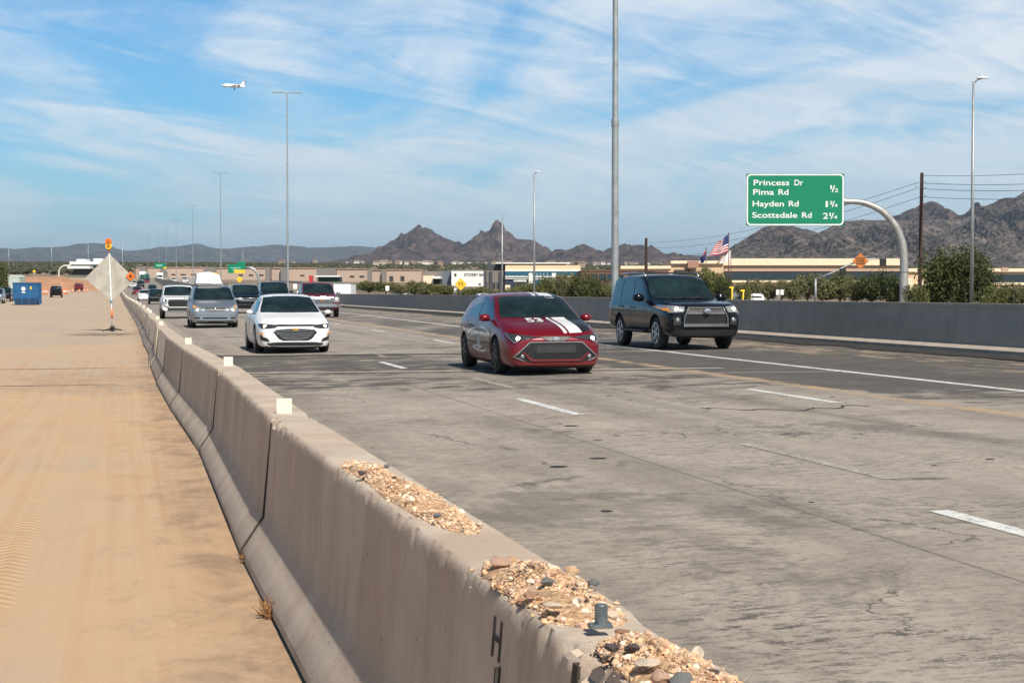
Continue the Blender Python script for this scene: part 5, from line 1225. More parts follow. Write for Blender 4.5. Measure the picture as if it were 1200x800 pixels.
# ============================================================ lamps, poles, signs
def high_mast(px, ytop, X, label, heads=True, group='tall lamp masts along the median', rad=.135, ybase=None):
    s_ = (px - VX) * CT / X; d = F / s_; Y = depthY(d, X); z0 = gz(X, Y); H = EYE + (HY - ytop) / s_ - z0
    t = empty('lamp_mast', (X, Y, z0), 0, label, 'lamp post', group)
    bm = bmesh.new(); pts = []; rr = []
    secs = 3
    for i in range(secs):
        a, b_ = H * i / secs, H * (i + 1) / secs; r0 = rad * (1 - .22 * i); pts += [(0, 0, a + .001 * i), (0, 0, b_)]; rr += [r0, r0 * .88]
    tube(bm, pts, rr, 16); meshobj('pole', bm, M_STEEL, t, True, 40)
    bm = bmesh.new(); lathe(bm, [(rad * 1.7, 0), (rad * 1.7, .05), (rad * 1.1, .06), (rad * 1.1, .35)], 16); meshobj('base_flange', bm, M_STEEL, t, True, 30)
    for i in (1, 2):
        bm = bmesh.new(); z = H * i / secs; r0 = rad * (1 - .22 * (i - 1)) * .92; lathe(bm, [(r0, z - .25), (r0 * 1.12, z - .2), (r0 * 1.12, z + .04), (r0 * .9, z + .08)], 16); meshobj('pole_collar', bm, M_STEEL, t, True, 30)
    if heads:
        bm = bmesh.new(); tube(bm, [(-1.35, 0, H + .02), (1.35, 0, H + .02)], .05, 8); meshobj('crossarm', bm, M_STEEL, t, True)
        for sg in (-1, 1):
            for dx in (.75, 1.45):
                bm = bmesh.new(); x0 = sg * dx; bmesh.ops.create_uvsphere(bm, u_segments=12, v_segments=8, radius=1)
                for v in bm.verts: v.co = Vector((x0 + v.co.x * .36, v.co.y * .2, H - .02 + v.co.z * (.10 if v.co.z > 0 else .04)))
                meshobj('lamp_head', bm, M_STEEL, t, True)
    return t
high_mast(720.5, -330, 19.0, 'thick tall lamp mast rising out of the photo behind the right wall', True, rad=.15)
for px, yt, lb in ((337.5, 110, 'tall lamp mast with a crossarm right of the aeroplane'), (259.3, 203, 'second tall lamp mast with crossarm, left of the one by the aeroplane'), (226.5, 241, 'third lamp mast with crossarm from the aeroplane side, above the white pickup'),
                   (207, 258, 'fourth lamp mast of the receding row'), (195.3, 267, 'fifth lamp mast of the receding row'), (187, 273, 'sixth lamp mast of the receding row'), (173.7, 277, 'seventh and faint lamp mast of the receding row'), (144, 281, 'thin lamp mast just right of the diamond sign top')):
    X = 19.0 if px > 190 else 19 if px > 180 else 17 if px > 160 else -3
    if px < 160:
        d = 700; X, Y = world(px, d); s_ = F / d
        t = empty('lamp_mast', (X, Y, ipl(ZT, Y)), 0, lb, 'lamp post'); bm = bmesh.new(); Hh = EYE + (HY - yt) / s_ - ipl(ZT, Y); tube(bm, [(0, 0, 0), (0, 0, Hh)], (.2, .12), 8); meshobj('pole', bm, M_STEEL, t, True)
    else: high_mast(px, yt, X, lb)
for px, yt, d, lb in ((11, 288, 900, 'faint thin post at the far left'), (61, 285, 900, 'faint thin post above the embankment'), (104, 284, 950, 'faint thin post left of the diamond sign'), (285, 292, 1000, 'short faint post left of the tall lamp mast')):
    X, Y = world(px, d); s_ = F / d; z0 = ipl(ZT, Y); t = empty('lamp_mast', (X, Y, z0), 0, lb, 'lamp post', 'faint distant posts'); bm = bmesh.new(); tube(bm, [(0, 0, 0), (0, 0, EYE + (HY - yt) / s_ - z0)], (.2, .14), 8); meshobj('pole', bm, M_STEEL, t, True)
def street_lamp(px, ytop, d, label, r0=.10, arm=(1, .8), dbl=False):
    X, Y = world(px, d); s_ = F / d; z0 = gz(X, Y) - .05; H = EYE + (HY - ytop) / s_ - z0
    t = empty('street_lamp', (X, Y, z0), -TH, label, 'lamp post'); bm = bmesh.new(); tube(bm, [(0, 0, 0), (0, 0, H)], (r0, r0 * .55), 12); meshobj('pole', bm, M_STEEL, t, True)
    bm = bmesh.new(); tube(bm, [(0, 0, H - .1), (arm[0] * .4, 0, H + .08), (arm[0], 0, H + .17)], .035, 8); meshobj('arm', bm, M_STEEL, t, True)
    bm = bmesh.new(); bmesh.ops.create_uvsphere(bm, u_segments=12, v_segments=8, radius=1)
    for v in bm.verts: v.co = Vector((arm[0] + v.co.x * .33, v.co.y * .16, H + .17 + v.co.z * (.07 if v.co.z > 0 else .03)))
    meshobj('lamp_head', bm, M_WHITE, t, True); return t
street_lamp(1138.5, 97, 78, 'thin grey lamp post with a short arm near the right edge', .105, (.45, 0))
street_lamp(626, 204, 138, 'thin lamp post with small head behind the red hatchback', .10, (.3, 0))
X, Y = world(588.5, 150); t = empty('thin_mast', (X, Y, gz(X, Y)), 0, 'very thin mast with a fine tip in front of the pinnacle peak', 'mast'); bm = bmesh.new(); tube(bm, [(0, 0, 0), (0, 0, 8.0)], (.085, .07), 8); meshobj('pole', bm, M_STEEL, t, True); bm = bmesh.new(); tube(bm, [(0, 0, 8.0), (0, 0, EYE + 95 * 150 / F - gz(X, Y))], (.03, .02), 6); meshobj('whip', bm, M_STEEL, t, True)

# the big green sign on its curved pole
d = 88.; s_ = F / d; X, Y = world(1059, d); z0 = gz(18, Y) + .02
g_ = empty('road_sign', (X, Y, z0), -TH, 'large green guide sign listing four roads on a curved steel pole', 'road sign')
Z = lambda y: EYE + (HY - y) / s_ - z0
xx = lambda px: (px - 1059) / s_
bm = bmesh.new(); ptz = [(1059, 358), (1059, 330), (1058.8, 306), (1057.5, 290), (1053, 274), (1045, 260), (1033, 248), (1020, 241), (1006, 237), (988, 236.5)]
# smooth path
pp = []
for i in range(len(ptz) - 1):
    p0 = ptz[max(i - 1, 0)]; p1 = ptz[i]; p2 = ptz[i + 1]; p3 = ptz[min(i + 2, len(ptz) - 1)]
    for k in range(4):
        u = k / 4; f_ = lambda a, b_, c_, e_: .5 * (2 * b_ + (c_ - a) * u + (2 * a - 5 * b_ + 4 * c_ - e_) * u * u + (3 * b_ - a - 3 * c_ + e_) * u ** 3)
        pp.append((f_(p0[0], p1[0], p2[0], p3[0]), f_(p0[1], p1[1], p2[1], p3[1])))
pp.append(ptz[-1]); pts = [(xx(a), 0, Z(b_)) for a, b_ in pp]; pts[0] = (0, 0, 0)
rr = [.245 - .10 * i / (len(pts) - 1) for i in range(len(pts))]; tube(bm, pts, rr, 20); meshobj('curved_pole', bm, simple('pale_galvanised_steel', (.40, .39, .37), .5, .45, .12, 3), g_, True, 40)
bm = bmesh.new(); lathe(bm, [(.25, 2.30), (.262, 2.31), (.262, 2.36), (.25, 2.37)], 20); lathe(bm, [(.42, 0), (.42, .06), (.27, .07)], 20); meshobj('pole_collar', bm, M_STEEL, g_, True, 30)
bm = bmesh.new(); lathe(bm, [(.20, xx(984)), (.20, xx(987)), (.24, xx(987.2)), (.24, xx(989)), (.16, xx(989.2))], 20, 'x', 0, Matrix.Translation((0, 0, Z(236.5)))); meshobj('arm_flange', bm, M_STEEL, g_, True, 30)
# sign panel with rounded corners, thickness, border
def rrect(x0, x1, z0_, z1_, r_, n=6):
    P = []
    for cx_, cz_, a0 in ((x1 - r_, z1_ - r_, 0), (x0 + r_, z1_ - r_, 90), (x0 + r_, z0_ + r_, 180), (x1 - r_, z0_ + r_, 270)):
        for k in range(n + 1): a = R(a0 + 90 * k / n); P.append((cx_ + r_ * math.cos(a), cz_ + r_ * math.sin(a)))
    return P
sx0, sx1, sz0, sz1 = xx(873), xx(987), Z(265), Z(204.5)
tilt = -.012
bm = bmesh.new(); prism(bm, [(sx0, sz0), (sx1, sz0), (sx1, sz1), (sx0, sz1)], -.30, -.262); fixn(bm); pan = meshobj('sign_panel', bm, M_GREEN, g_)
bm = bmesh.new(); O_ = rrect(sx0 + .02, sx1 - .02, sz0 + .02, sz1 - .02, .24); I_ = rrect(sx0 + .095, sx1 - .095, sz0 + .095, sz1 - .095, .17)
ov = [bm.verts.new((a, -.304, b_)) for a, b_ in O_]; iv = [bm.verts.new((a, -.304, b_)) for a, b_ in I_]
for k in range(len(ov)): j = (k + 1) % len(ov); bm.faces.new((ov[k], ov[j], iv[j], iv[k]))
meshobj('sign_border', bm, M_WHITE, pan)
def put(txt, px, ybase, cap, parent=pan, wt=.012, sp=1.06, yoff=-.306, xs=.95):
    size = cap / .73 / s_; tb = text_bm(txt, size, wt, sp); bm = bmesh.new()
    bm_merge(bm, tb, Matrix.Translation((xx(px), yoff, Z(ybase))) @ Matrix.Diagonal((xs, 1, 1, 1)) @ Matrix.Rotation(R(90), 4, 'X')); meshobj('sign_text', bm, M_WHITE, parent)
def fit(txt, x0, x1, y0, y1, wt=.014):
    tb = text_bm(txt, 1.0, .012); xs_ = [v.co.x for v in tb.verts]; ys_ = [v.co.y for v in tb.verts]
    cap_h = .73 if txt[0].isalpha() else max(ys_) - min(ys_); b0 = 0 if txt[0].isalpha() else min(ys_)
    sxx = (x1 - x0) / s_ / (max(xs_) - min(xs_)); sy = (y1 - y0) / s_ / cap_h; bm = bmesh.new()
    bm_merge(bm, tb, Matrix.Translation((xx(x0) - min(xs_) * sxx, -.306, Z(y1) - b0 * sy)) @ Matrix.Rotation(R(90), 4, 'X') @ Matrix.Diagonal((sxx, sy, 1, 1))); meshobj('sign_text', bm, M_WHITE, pan)
for a_ in (('Princess', 881.5, 923, 211.3, 218), ('Dr', 929, 939, 211.3, 218), ('Pima', 881, 905.2, 222.3, 229), ('Rd', 910.5, 922, 222.3, 229), ('Hayden', 880.4, 916.8, 235.8, 242.5), ('Rd', 922.5, 934, 235.8, 242.5), ('Scottsdale', 880, 932.5, 249, 255.7), ('Rd', 938, 949.3, 249, 255.7),
           ('1', 970.8, 972.6, 218, 222.3), ('/', 972.4, 976.4, 218, 226), ('2', 976, 980, 221.7, 226), ('1', 965.6, 968, 236.5, 243.3), ('3', 970, 973.4, 236.3, 240.4), ('/', 972.6, 976.2, 236.3, 243.6), ('4', 975.6, 979.4, 239.5, 243.4),
           ('2', 962.6, 968.4, 250, 257), ('1', 970, 971.6, 249.8, 254), ('/', 971.4, 975.4, 249.8, 257), ('4', 975, 979.2, 253, 257)): fit(*a_)
for zq in (.5, 1.45, 2.4):
    bm = bmesh.new(); box(bm, sx0 + .1, sx1 - .1, -.262, -.21, sz0 + zq - .04, sz0 + zq + .04); meshobj('panel_rail', bm, M_STEEL, g_)
bm = bmesh.new(); tube(bm, [(sx0 + .6, -.12, Z(236.5)), (sx1, -.0, Z(236.5))], .13, 12); meshobj('sign_beam', bm, M_STEEL, g_, True)
for px in (895, 930, 965):
    bm = bmesh.new(); box(bm, xx(px) - .05, xx(px) + .05, -.21, -.1, sz0 + .2, sz1 - .2); meshobj('panel_bracket', bm, M_STEEL, g_)

def diamond(name, X, Y, z, size, mat, rz=-TH, parent=None, thick=.02):
    h = size / 2; bm = bmesh.new(); prism(bm, [(0, -h), (h, 0), (0, h), (-h, 0)], 0, thick); fixn(bm)
    o = meshobj(name, bm, mat, parent); o.location = (X, Y, z); o.rotation_euler = (0, 0, rz); return o
# traffic signal with orange diamond
d = 168.; s_ = F / d; X, Y = world(955.5, d); z0 = gz(18, Y) - .3
t = empty('traffic_signal', (X, Y, z0), -TH, 'traffic signal mast arm seen from behind with two black signal heads', 'traffic signal'); xx = lambda px: (px - 955.5) / s_; Z = lambda y: EYE + (HY - y) / s_ - z0
bm = bmesh.new(); tube(bm, [(0, 0, 0), (0, 0, Z(327))], (.15, .12), 12); meshobj('pole', bm, M_STEEL, t, True)
bm = bmesh.new(); tube(bm, [(0, 0, Z(327.2)), (xx(975), 0, Z(319.5)), (xx(995), 0, Z(310)), (xx(1010), 0, Z(305)), (xx(1022), 0, Z(303.3)), (xx(1036), 0, Z(303.2))], (.11, .10, .09, .08, .07, .06), 10); meshobj('mast_arm', bm, M_STEEL, t, True)
for px, y in ((987, 319), (1034, 307.3)):
    bm = bmesh.new(); a, b_ = xx(px - 3.6), xx(px + 3.6); box(bm, a, b_, -.25, .05, Z(y + 4.3), Z(y - 4.3)); bmesh.ops.bevel(bm, geom=bm.edges[:], offset=.05, segments=2); hd = meshobj('signal_head', bm, M_BLACK, t)
    for k in range(3):
        bm = bmesh.new(); lathe(bm, [(.13, .05), (.13, .25), (.11, .25), (.11, .06)], 14, 'y', 0, Matrix.Translation((xx(px), 0, Z(y) + (k - 1) * .25))); meshobj('visor', bm, M_PLAST, hd, True)
wx, wy = world(1008, d - .3); o = diamond('construction_sign', wx, wy, EYE + (HY - 306) / s_, 1.72, simple('dull_orange_sheet', (.55, .17, .03), .6, var=.2, scale=3)); tag(o, 'orange diamond sign hung on the traffic signal arm', 'road sign')
bm = bmesh.new()
for k, (w_, txt) in enumerate(((0, 'ROAD'), (0, 'WORK'), (0, 'AHEAD'))):
    bm_merge(bm, text_bm(txt, .30, .012, align='CENTER'), Matrix.Translation((0, -.004, .17 - k * .27)) @ Matrix.Rotation(R(90), 4, 'X'))
meshobj('sign_text', bm, M_BLACK, o)
# small signs beyond the wall
def post_sign(name, px, d, ytop, w_, h_, mat, label, cat='road sign', shape='rect', glyph=None, base=.3, back=False):
    X, Y = world(px, d); s_ = F / d; z0 = gz(18 if X > 18 else X, Y) - .1; zt = EYE + (HY - ytop) / s_ - z0
    t = empty(name, (X, Y, z0), -TH, label, cat); bm = bmesh.new(); tube(bm, [(0, .03, 0), (0, .03, zt - .1)], .035, 8); meshobj('post', bm, M_STEEL, t, True)
    bm = bmesh.new()
    if shape == 'rect': box(bm, -w_ / 2, w_ / 2, -.03, -.012, zt - h_, zt)
    else: prism(bm, [(0, zt - w_), (w_ / 2, zt - w_ / 2), (0, zt), (-w_ / 2, zt - w_ / 2)], -.03, -.012); fixn(bm)
    p = meshobj('sign_plate', bm, mat, t)
    if glyph:
        bm = bmesh.new(); zc = zt - w_ / 2
        if glyph == 'lanes':
            for sg, bend in ((-1, 0), (1, 1)):
                x0 = sg * w_ * .13
                tube(bm, [(x0 + .02, -.05, zc - w_ * .15), (x0 + bend * w_ * .03, -.05, zc - w_ * .02), (x0 - bend * w_ * .06, -.05, zc + w_ * .1)], w_ * .022, 5)
                a = Vector((x0 - bend * w_ * .06, -.05, zc + w_ * .19)); vs = [bm.verts.new(a + Vector(q)) for q in ((0, 0, 0), (-w_ * .065, 0, -w_ * .1), (w_ * .065, 0, -w_ * .1))]; bm.faces.new(vs)
            mt = M_BLACK
        elif glyph == 'bar': box(bm, -.06, .06, -.045, -.031, zt - h_, zt); mt = M_STEEL
        else: bm_merge(bm, text_bm(glyph, w_ * .3, .01, align='CENTER'), Matrix.Translation((0, -.035, zt - h_ * .7)) @ Matrix.Rotation(R(90), 4, 'X')); mt = M_BLACK
        meshobj('sign_symbol', bm, mt, p)
    return t
post_sign('warning_sign', 540, 180, 325.8, 1.42, 0, M_YEL, 'yellow diamond warning sign with two black arrows in front of the white building', shape='dia', glyph='lanes')
post_sign('street_sign', 533.8, 181, 337.5, .32, .55, M_WHITE, 'small white plate on a post left below the yellow diamond sign')
post_sign('street_sign', 454, 200, 334.8, .45, .62, M_WHITE, 'small white sign over the wall between warehouse and shrubs', glyph='R')
post_sign('street_sign', 913.7, 120, 339.3, .58, .40, M_WHITE, 'white sign plate on a thin post below the large green sign', glyph='bar')
post_sign('street_sign', 346, 185, 332.5, .45, .6, M_WHITE, 'small white sign seen over the roof of the black sport-utility car')
post_sign('warning_sign', 281, 260, 323.5, 1.1, 0, M_YEL, 'small yellow diamond sign below the twin green sign', shape='dia')
post_sign('warning_sign', 40.5, 420, 316, .9, 0, M_YEL, 'tiny yellow diamond sign above the orange embankment', shape='dia')
post_sign('warning_sign', 252.5, 330, 319.5, 1.35, .6, M_YEL, 'small yellow rectangular sign right of the white roof bundle')
# two distant green signs on curved poles
def far_sign(px0, px1, y0, y1, d, label, yel=None, poleX=None, arm=None):
    s_ = F / d; X, Y = world(poleX, d); z0 = gz(X, Y); xx = lambda q: (q - poleX) / s_; Z = lambda y: EYE + (HY - y) / s_ - z0
    t = empty('road_sign', (X, Y, z0), -TH, label, 'road sign')
    bm = bmesh.new(); pts = [(0, 0, 0)] + [(xx(a), 0, Z(b_)) for a, b_ in arm]; tube(bm, pts, .2, 10); meshobj('curved_pole', bm, M_STEEL, t, True)
    for i, (a, b_, c_, e_) in enumerate(px0):
        bm = bmesh.new(); box(bm, xx(a), xx(b_), -.35, -.3, Z(e_), Z(c_)); p = meshobj('sign_panel', bm, M_GREEN, t)
        bm = bmesh.new()
        if i == 0:
            bm_merge(bm, text_bm('Bell Rd' if False else 'EXIT', .1, .0), Matrix.Translation((xx(a), -.3, Z(e_))) ) if False else None
            for k, (u0, u1, v_) in enumerate(((.15, .75, .42), (.25, .62, .62))): box(bm, xx(a + (b_ - a) * u0), xx(a + (b_ - a) * u1), -.37, -.352, Z(c_ + (e_ - c_) * v_ + .35), Z(c_ + (e_ - c_) * v_ - .35))
            meshobj('sign_legend', bm, simple('pale_green_legend', (.35, .6, .5), .6), p)
        else: bm.free()
    for a, b_, c_, e_ in yel or []:
        bm = bmesh.new(); box(bm, xx(a), xx(b_), -.39, -.352, Z(e_), Z(c_)); meshobj('yellow_panel', bm, M_YEL, t)
far_sign([(268, 288, 309.5, 320), (279, 288, 306.8, 309.5)], None, None, None, 230, 'small green and yellow guide sign on a curved pole behind the minivan', [(275, 288, 316, 320)], 303.5, [(303.5, 328), (302.5, 322), (299, 316), (294, 313.8), (288, 313.6)])
far_sign([(181.8, 194.5, 308.3, 314)], None, None, None, 500, 'tiny green guide sign on a dark curved pole above the distant road', [(192, 196, 313, 315)], 197.5, [(197.5, 325), (196.5, 318), (192, 314.5), (187, 313.8)])
# utility poles and wires
def upole(px, ytop, d, label, r0, arms=(), lean=0):
    X, Y = world(px, d); s_ = F / d; z0 = gz(18, Y) - .05; H = EYE + (HY - ytop) / s_ - z0
    t = empty('utility_pole', (X, Y, z0), -TH, label, 'utility pole'); bm = bmesh.new(); tube(bm, [(0, 0, 0), (lean, 0, H)], (r0 * 1.1, r0 * .85), 12)
    meshobj('pole', bm, simple('rusty_pole', (.055, .026, .022), .8, var=.2), t, True, 40)
    for yy, sg in arms:
        z = EYE + (HY - yy) / s_ - z0; bm = bmesh.new(); tube(bm, [(0, 0, z - .05), (sg * .42, 0, z + .06)], .03, 6); tube(bm, [(sg * .42, 0, z + .02), (sg * .42, 0, z + .14)], .05, 8); meshobj('insulator', bm, M_STEEL, t, True)
    return X, Y
upole(1077.5, 203, 140, 'dark red-brown steel utility pole right of the curved sign pole', .175, ((214.5, 1), (220, -1), (230.5, 1), (221, 1)), .12)
upole(757, 279, 300, 'dark wooden utility pole behind the dark four-wheel-drive', .30, ((290, -1), (300, -1), (284, 1)))
def wire(a, b_, sag, label):
    (px, py, d), (qx, qy, e) = a, b_; X, Y = world(px, d); A = Vector((X, Y, EYE + (HY - py) * d / F)); X, Y = world(qx, e); Bv = Vector((X, Y, EYE + (HY - qy) * e / F))
    pts = [A.lerp(Bv, k / 20) - Vector((0, 0, sag * 4 * (k / 20) * (1 - k / 20))) for k in range(21)]; bm = bmesh.new(); tube(bm, [p - A for p in pts], .022, 5)
    o = meshobj('power_cable', bm, simple('wire_grey', (.10, .10, .11), .6)); o.location = A; tag(o, label, 'cable', 'overhead cables at the right')
for i, (a, b_, sg, wh) in enumerate((((1076, 214, 140), (757, 284, 300), 1.4, 'uppermost'), ((1074, 221, 140), (757, 290, 300), 1.6, 'middle'), ((1078, 231, 140), (757, 300, 300), 1.6, 'lowest'))):
    wire(a, b_, sg, wh + ' overhead cable running left from the brown utility pole behind the green sign')
for i, (y0, y1, wh) in enumerate(((206, 197, 'topmost'), (215, 211, 'second highest'), (221.5, 219, 'third highest'), (231, 229.5, 'lowest'))):
    wire((1079, y0, 140), (1290, y1, 118), .25, wh + ' overhead cable running right from the brown utility pole')
# flag poles and flags
def flag(px_pole, ytop, ybase, d, name, label, corners, fn_mat, cat='flag', bmfn=None, nx=26, ny=26):
    """corners in picture px: hoist top, hoist bottom, fly bottom, fly top"""
    s_ = F / d; X, Y = world(px_pole, d)
    P = [Vector(((a - px_pole) / s_, 0, (HY - b_) / s_ + EYE)) for a, b_ in corners]; bm = bmesh.new(); G_ = []
    for j in range(ny + 1):
        v = j / ny; row = []
        for i in range(nx + 1):
            u = i / nx; p = P[0].lerp(P[1], v).lerp(P[3].lerp(P[2], v), u); p.y += .28 * math.sin(u * 9 + v * 2) * u; p.z += .22 * math.sin(u * 7.5 + v * 1.5) * u; row.append(bm.verts.new(p))
        G_.append(row)
    for j in range(ny):
        for i in range(nx):
            f = bm.faces.new((G_[j][i], G_[j][i + 1], G_[j + 1][i + 1], G_[j + 1][i])); f.material_index = bmfn((i + .5) / nx, (j + .5) / ny) if bmfn else 0
    o = meshobj(name, bm, fn_mat, smooth=True); o.location = (X, Y, 0); o.rotation_euler = (0, 0, -TH); tag(o, label, cat)
def fpole(px, ytop, d, label):
    s_ = F / d; X, Y = world(px, d); z0 = gz(18, Y) - .05; H = EYE + (HY - ytop) / s_ - z0; t = empty('flag_pole', (X, Y, z0), 0, label, 'flag pole'); bm = bmesh.new(); tube(bm, [(0, 0, 0), (0, 0, H)], (.09, .05), 8); meshobj('pole', bm, simple('bronze_pole', (.16, .12, .10), .5, .5), t, True)
    bm = bmesh.new(); bmesh.ops.create_icosphere(bm, subdivisions=2, radius=.12); 
    for v in bm.verts: v.co.z += H
    meshobj('finial', bm, MATS['bronze_pole'], t, True)
D_ = 240
fpole(853.7, 273.5, D_, 'tallest flag pole, carrying the striped flag'); fpole(856.3, 291, D_ + 3, 'flag pole just right of the tallest one, with a white flag'); fpole(827.3, 291, D_ + 4, 'flag pole with the dark blue flag behind the dark four-wheel-drive')
def usf(u, v):
    if u < .42 and v < 7 / 13: return 2
    return int(v * 13) % 2
MF = [simple('flag_red', (.45, .02, .04), .8), simple('flag_white', (.72, .70, .70), .8), simple('flag_blue', (.03, .045, .15), .8)]
def usf2(u, v):
    k = usf(u, v); return k
flag(853.7, 0, 0, D_, 'striped_flag', 'flag with red and white stripes and a blue corner flying left from the tallest pole', [(853.5, 274.5), (853.2, 295), (829, 301.5), (840.5, 284.5)], MF, bmfn=usf2, nx=30, ny=39)
flag(827.3, 0, 0, D_ + 4, 'dark_flag', 'limp dark blue and red flag on the left flag pole', [(827, 293.5), (827, 304), (820.5, 311), (820, 303)], [M_BLUEF, M_REDP], bmfn=lambda u, v: 1 if v < .22 and u < .4 else 0, nx=12, ny=12)
flag(856.3, 0, 0, D_ + 3, 'white_flag', 'white and tan flag below the striped flag', [(856, 293), (855.6, 304.5), (838, 311.5), (847, 301)], [MF[1], simple('flag_tan', (.5, .35, .25), .8)], bmfn=lambda u, v: 1 if u > .72 else 0, nx=12, ny=12)
# yellow posts by the van roofs
for px, y0, d, lb in ((857, 340.6, 96, 'yellow steel post above the wall right of the dark four-wheel-drive, left one'), (870, 344.3, 95, 'yellow steel post above the wall, right one beside the white van roof')):
    X, Y = world(px, d); s_ = F / d; z0 = gz(18, Y); zt = EYE + (HY - y0) / s_ - z0 + .25; t = empty('yellow_post', (X, Y, z0), 0, lb, 'post'); bm = bmesh.new(); tube(bm, [(0, 0, 0), (.06, 0, zt)], .055, 8); meshobj('post', bm, M_YEL, t, True)
    bm = bmesh.new(); box(bm, -.14, .14, -.03, .03, zt - .1, zt); meshobj('post_head', bm, M_YEL, t)

# ============================================================ work zone things
# big diamond sign seen from behind, on its slim mast
X, Y = world(129.5, 61.5); zg = ipl(ZT, Y); s_ = F / 61.5
t = empty('construction_sign', (X, Y, zg), -TH, 'large grey-backed diamond construction sign on a slim white mast with an orange band', 'road sign')
Z = lambda y: EYE + (HY - y) / s_ - zg; q = lambda px: (px - 129.5) / s_
def back_fn(g, b, tc):
    n = g.noise(tc, 2.5, 5, .6); f = g.noise(tc, 30, 4, .7); br = g.vor(tc, 14)
    c_ = g.mix(g.ss(n, .3, .7), (.36, .33, .28), (.50, .47, .41)); c_ = g.mix(g.ss(f, .5, .75, 0, .35), c_, (.22, .2, .17)); g.l.new(c_, b.inputs['Base Color']); b.inputs['Roughness'].default_value = .85
M_BK = custom('sign_back_cloth', back_fn)
bm = bmesh.new(); V4 = [(q(128.5), Z(297.5)), (q(158.2), Z(327)), (q(130.5), Z(353.5)), (q(99.8), Z(326))]; prism(bm, V4, .035, .05); fixn(bm); p = meshobj('sign_panel', bm, M_BK, t)
bm = bmesh.new(); prism(bm, [(a * .995, (b_ - Z(326)) * .995 + Z(326)) for a, b_ in V4], .052, .058); fixn(bm); meshobj('orange_face', bm, M_ORG, p)
bm = bmesh.new(); zc, xc, hh_ = Z(323.7), q(153.3), 5.6 / s_; prism(bm, [(xc, zc - hh_), (xc + hh_, zc), (xc, zc + hh_), (xc - hh_, zc)], -.01, .033); fixn(bm); cp = meshobj('orange_corner_plate', bm, M_ORG, t)
bm = bmesh.new(); box(bm, xc - .05, xc + .06, -.016, -.011, zc - .06, zc + .06); meshobj('plate_symbol', bm, simple('brown_symbol', (.12, .03, .01), .6), cp)
bm = bmesh.new(); tube(bm, [(q(128.5), 0, Z(297)), (q(130.5), 0, Z(353)), (q(131.3), 0, Z(384))], (.022, .026, .034), 10); mp_ = meshobj('mast', bm, M_WHITE, t, True)
bm = bmesh.new(); tube(bm, [(q(131.0), 0, Z(363)), (q(131.2), 0, Z(373))], .044, 10); meshobj('orange_band', bm, simple('faded_orange', (.75, .22, .08), .6), t, True)
bm = bmesh.new(); tube(bm, [(q(130.4), -.03, Z(352)), (q(130.4), -.03, Z(354.3))], .055, 8); meshobj('mast_clamp', bm, simple('blue_clamp', (.1, .25, .35), .5), t)
for a, b_ in ((129.4, 131.2), (132.0, 134.0)):
    bm = bmesh.new(); box(bm, q(a), q(b_), -.05, .05, 0, Z(382)); meshobj('foot', bm, M_BLACK, t)
bm = bmesh.new(); tube(bm, [(q(124), -.5, .03), (q(131.5), 0, .12), (q(139), .5, .03)], .025, 6); meshobj('leg', bm, M_BLACK, t); bm = bmesh.new(); tube(bm, [(q(125), .6, .03), (q(131.5), 0, .12), (q(138), -.6, .03)], .025, 6); meshobj('leg', bm, M_BLACK, t)
for y, mt, r_ in ((283.3, M_ORG, .125), (288.7, M_YEL, .12)):
    bm = bmesh.new(); lathe(bm, [(r_, -.05), (r_ * 1.0, .03), (r_ * .6, .07)], 16, 'y', 0, Matrix.Translation((q(127.8 if y < 285 else 128.2), 0, Z(y)))); ln_ = meshobj('warning_lamp', bm, mt, t, True, 40)
    bm = bmesh.new(); lathe(bm, [(r_ * .5, -.065), (r_ * .5, -.05)], 12, 'y', 0, Matrix.Translation((q(127.8 if y < 285 else 128.2), 0, Z(y)))); meshobj('lamp_centre', bm, simple('dark_amber', (.45, .12, .02), .4), ln_)
bm = bmesh.new(); prism(bm, [(q(125.5), Z(291)), (q(131), Z(291)), (q(128.3), Z(295.3))], -.02, .02); fixn(bm); meshobj('lamp_bracket', bm, simple('rust_red', (.35, .06, .02), .6), t)
# blue roll-off container
X, Y = world(30, 172); s_ = F / 172; zg = ipl(ZT, Y) - .1; zg = EYE - (358.3 - HY) / s_
t = empty('roll_off_container', (X, Y, zg), -TH + .22, 'blue roll-off waste container standing on the work zone slab', 'container')
P_BLUE = simple('container_blue', (.006, .085, .22), .5, var=.2, scale=2, dirt=.3, dirtcol=(.05, .07, .10))
bm = bmesh.new(); w_, hh = 2.62, 2.42; vs = box(bm, -w_ / 2, w_ / 2, 0, 5.2, .75, hh); meshobj('tub', bm, P_BLUE, t)
bm = bmesh.new(); vs = box(bm, -w_ / 2 + .02, w_ / 2 - .02, .04, 5.1, .14, .748)
for v in vs[:4]: v.co.x *= .82
meshobj('lower_tub', bm, simple('container_dark_blue', (.006, .03, .08), .6), t)
bm = bmesh.new(); box(bm, -w_ / 2 - .06, w_ / 2 + .06, -.06, 5.26, hh, hh + .1); meshobj('top_rail', bm, P_BLUE, t)
for k in range(4):
    x = -w_ / 2 + .06 + k * (w_ - .12) / 3; bm = bmesh.new(); box(bm, x * .86 - .05, x * .86 + .05, -.05, .04, .12, .8); meshobj('rib', bm, P_BLUE, t)
for y_ in np.arange(.5, 5, .75):
    bm = bmesh.new(); box(bm, w_ / 2, w_ / 2 + .09, y_ - .06, y_ + .06, .2, hh); meshobj('rib', bm, P_BLUE, t)
bm = bmesh.new(); lathe(bm, [(.22, -.02), (.22, -.004)], 18, 'y', 0, Matrix.Translation((-.2, 0, 1.85))); em = meshobj('white_emblem', bm, M_WHITE, t)
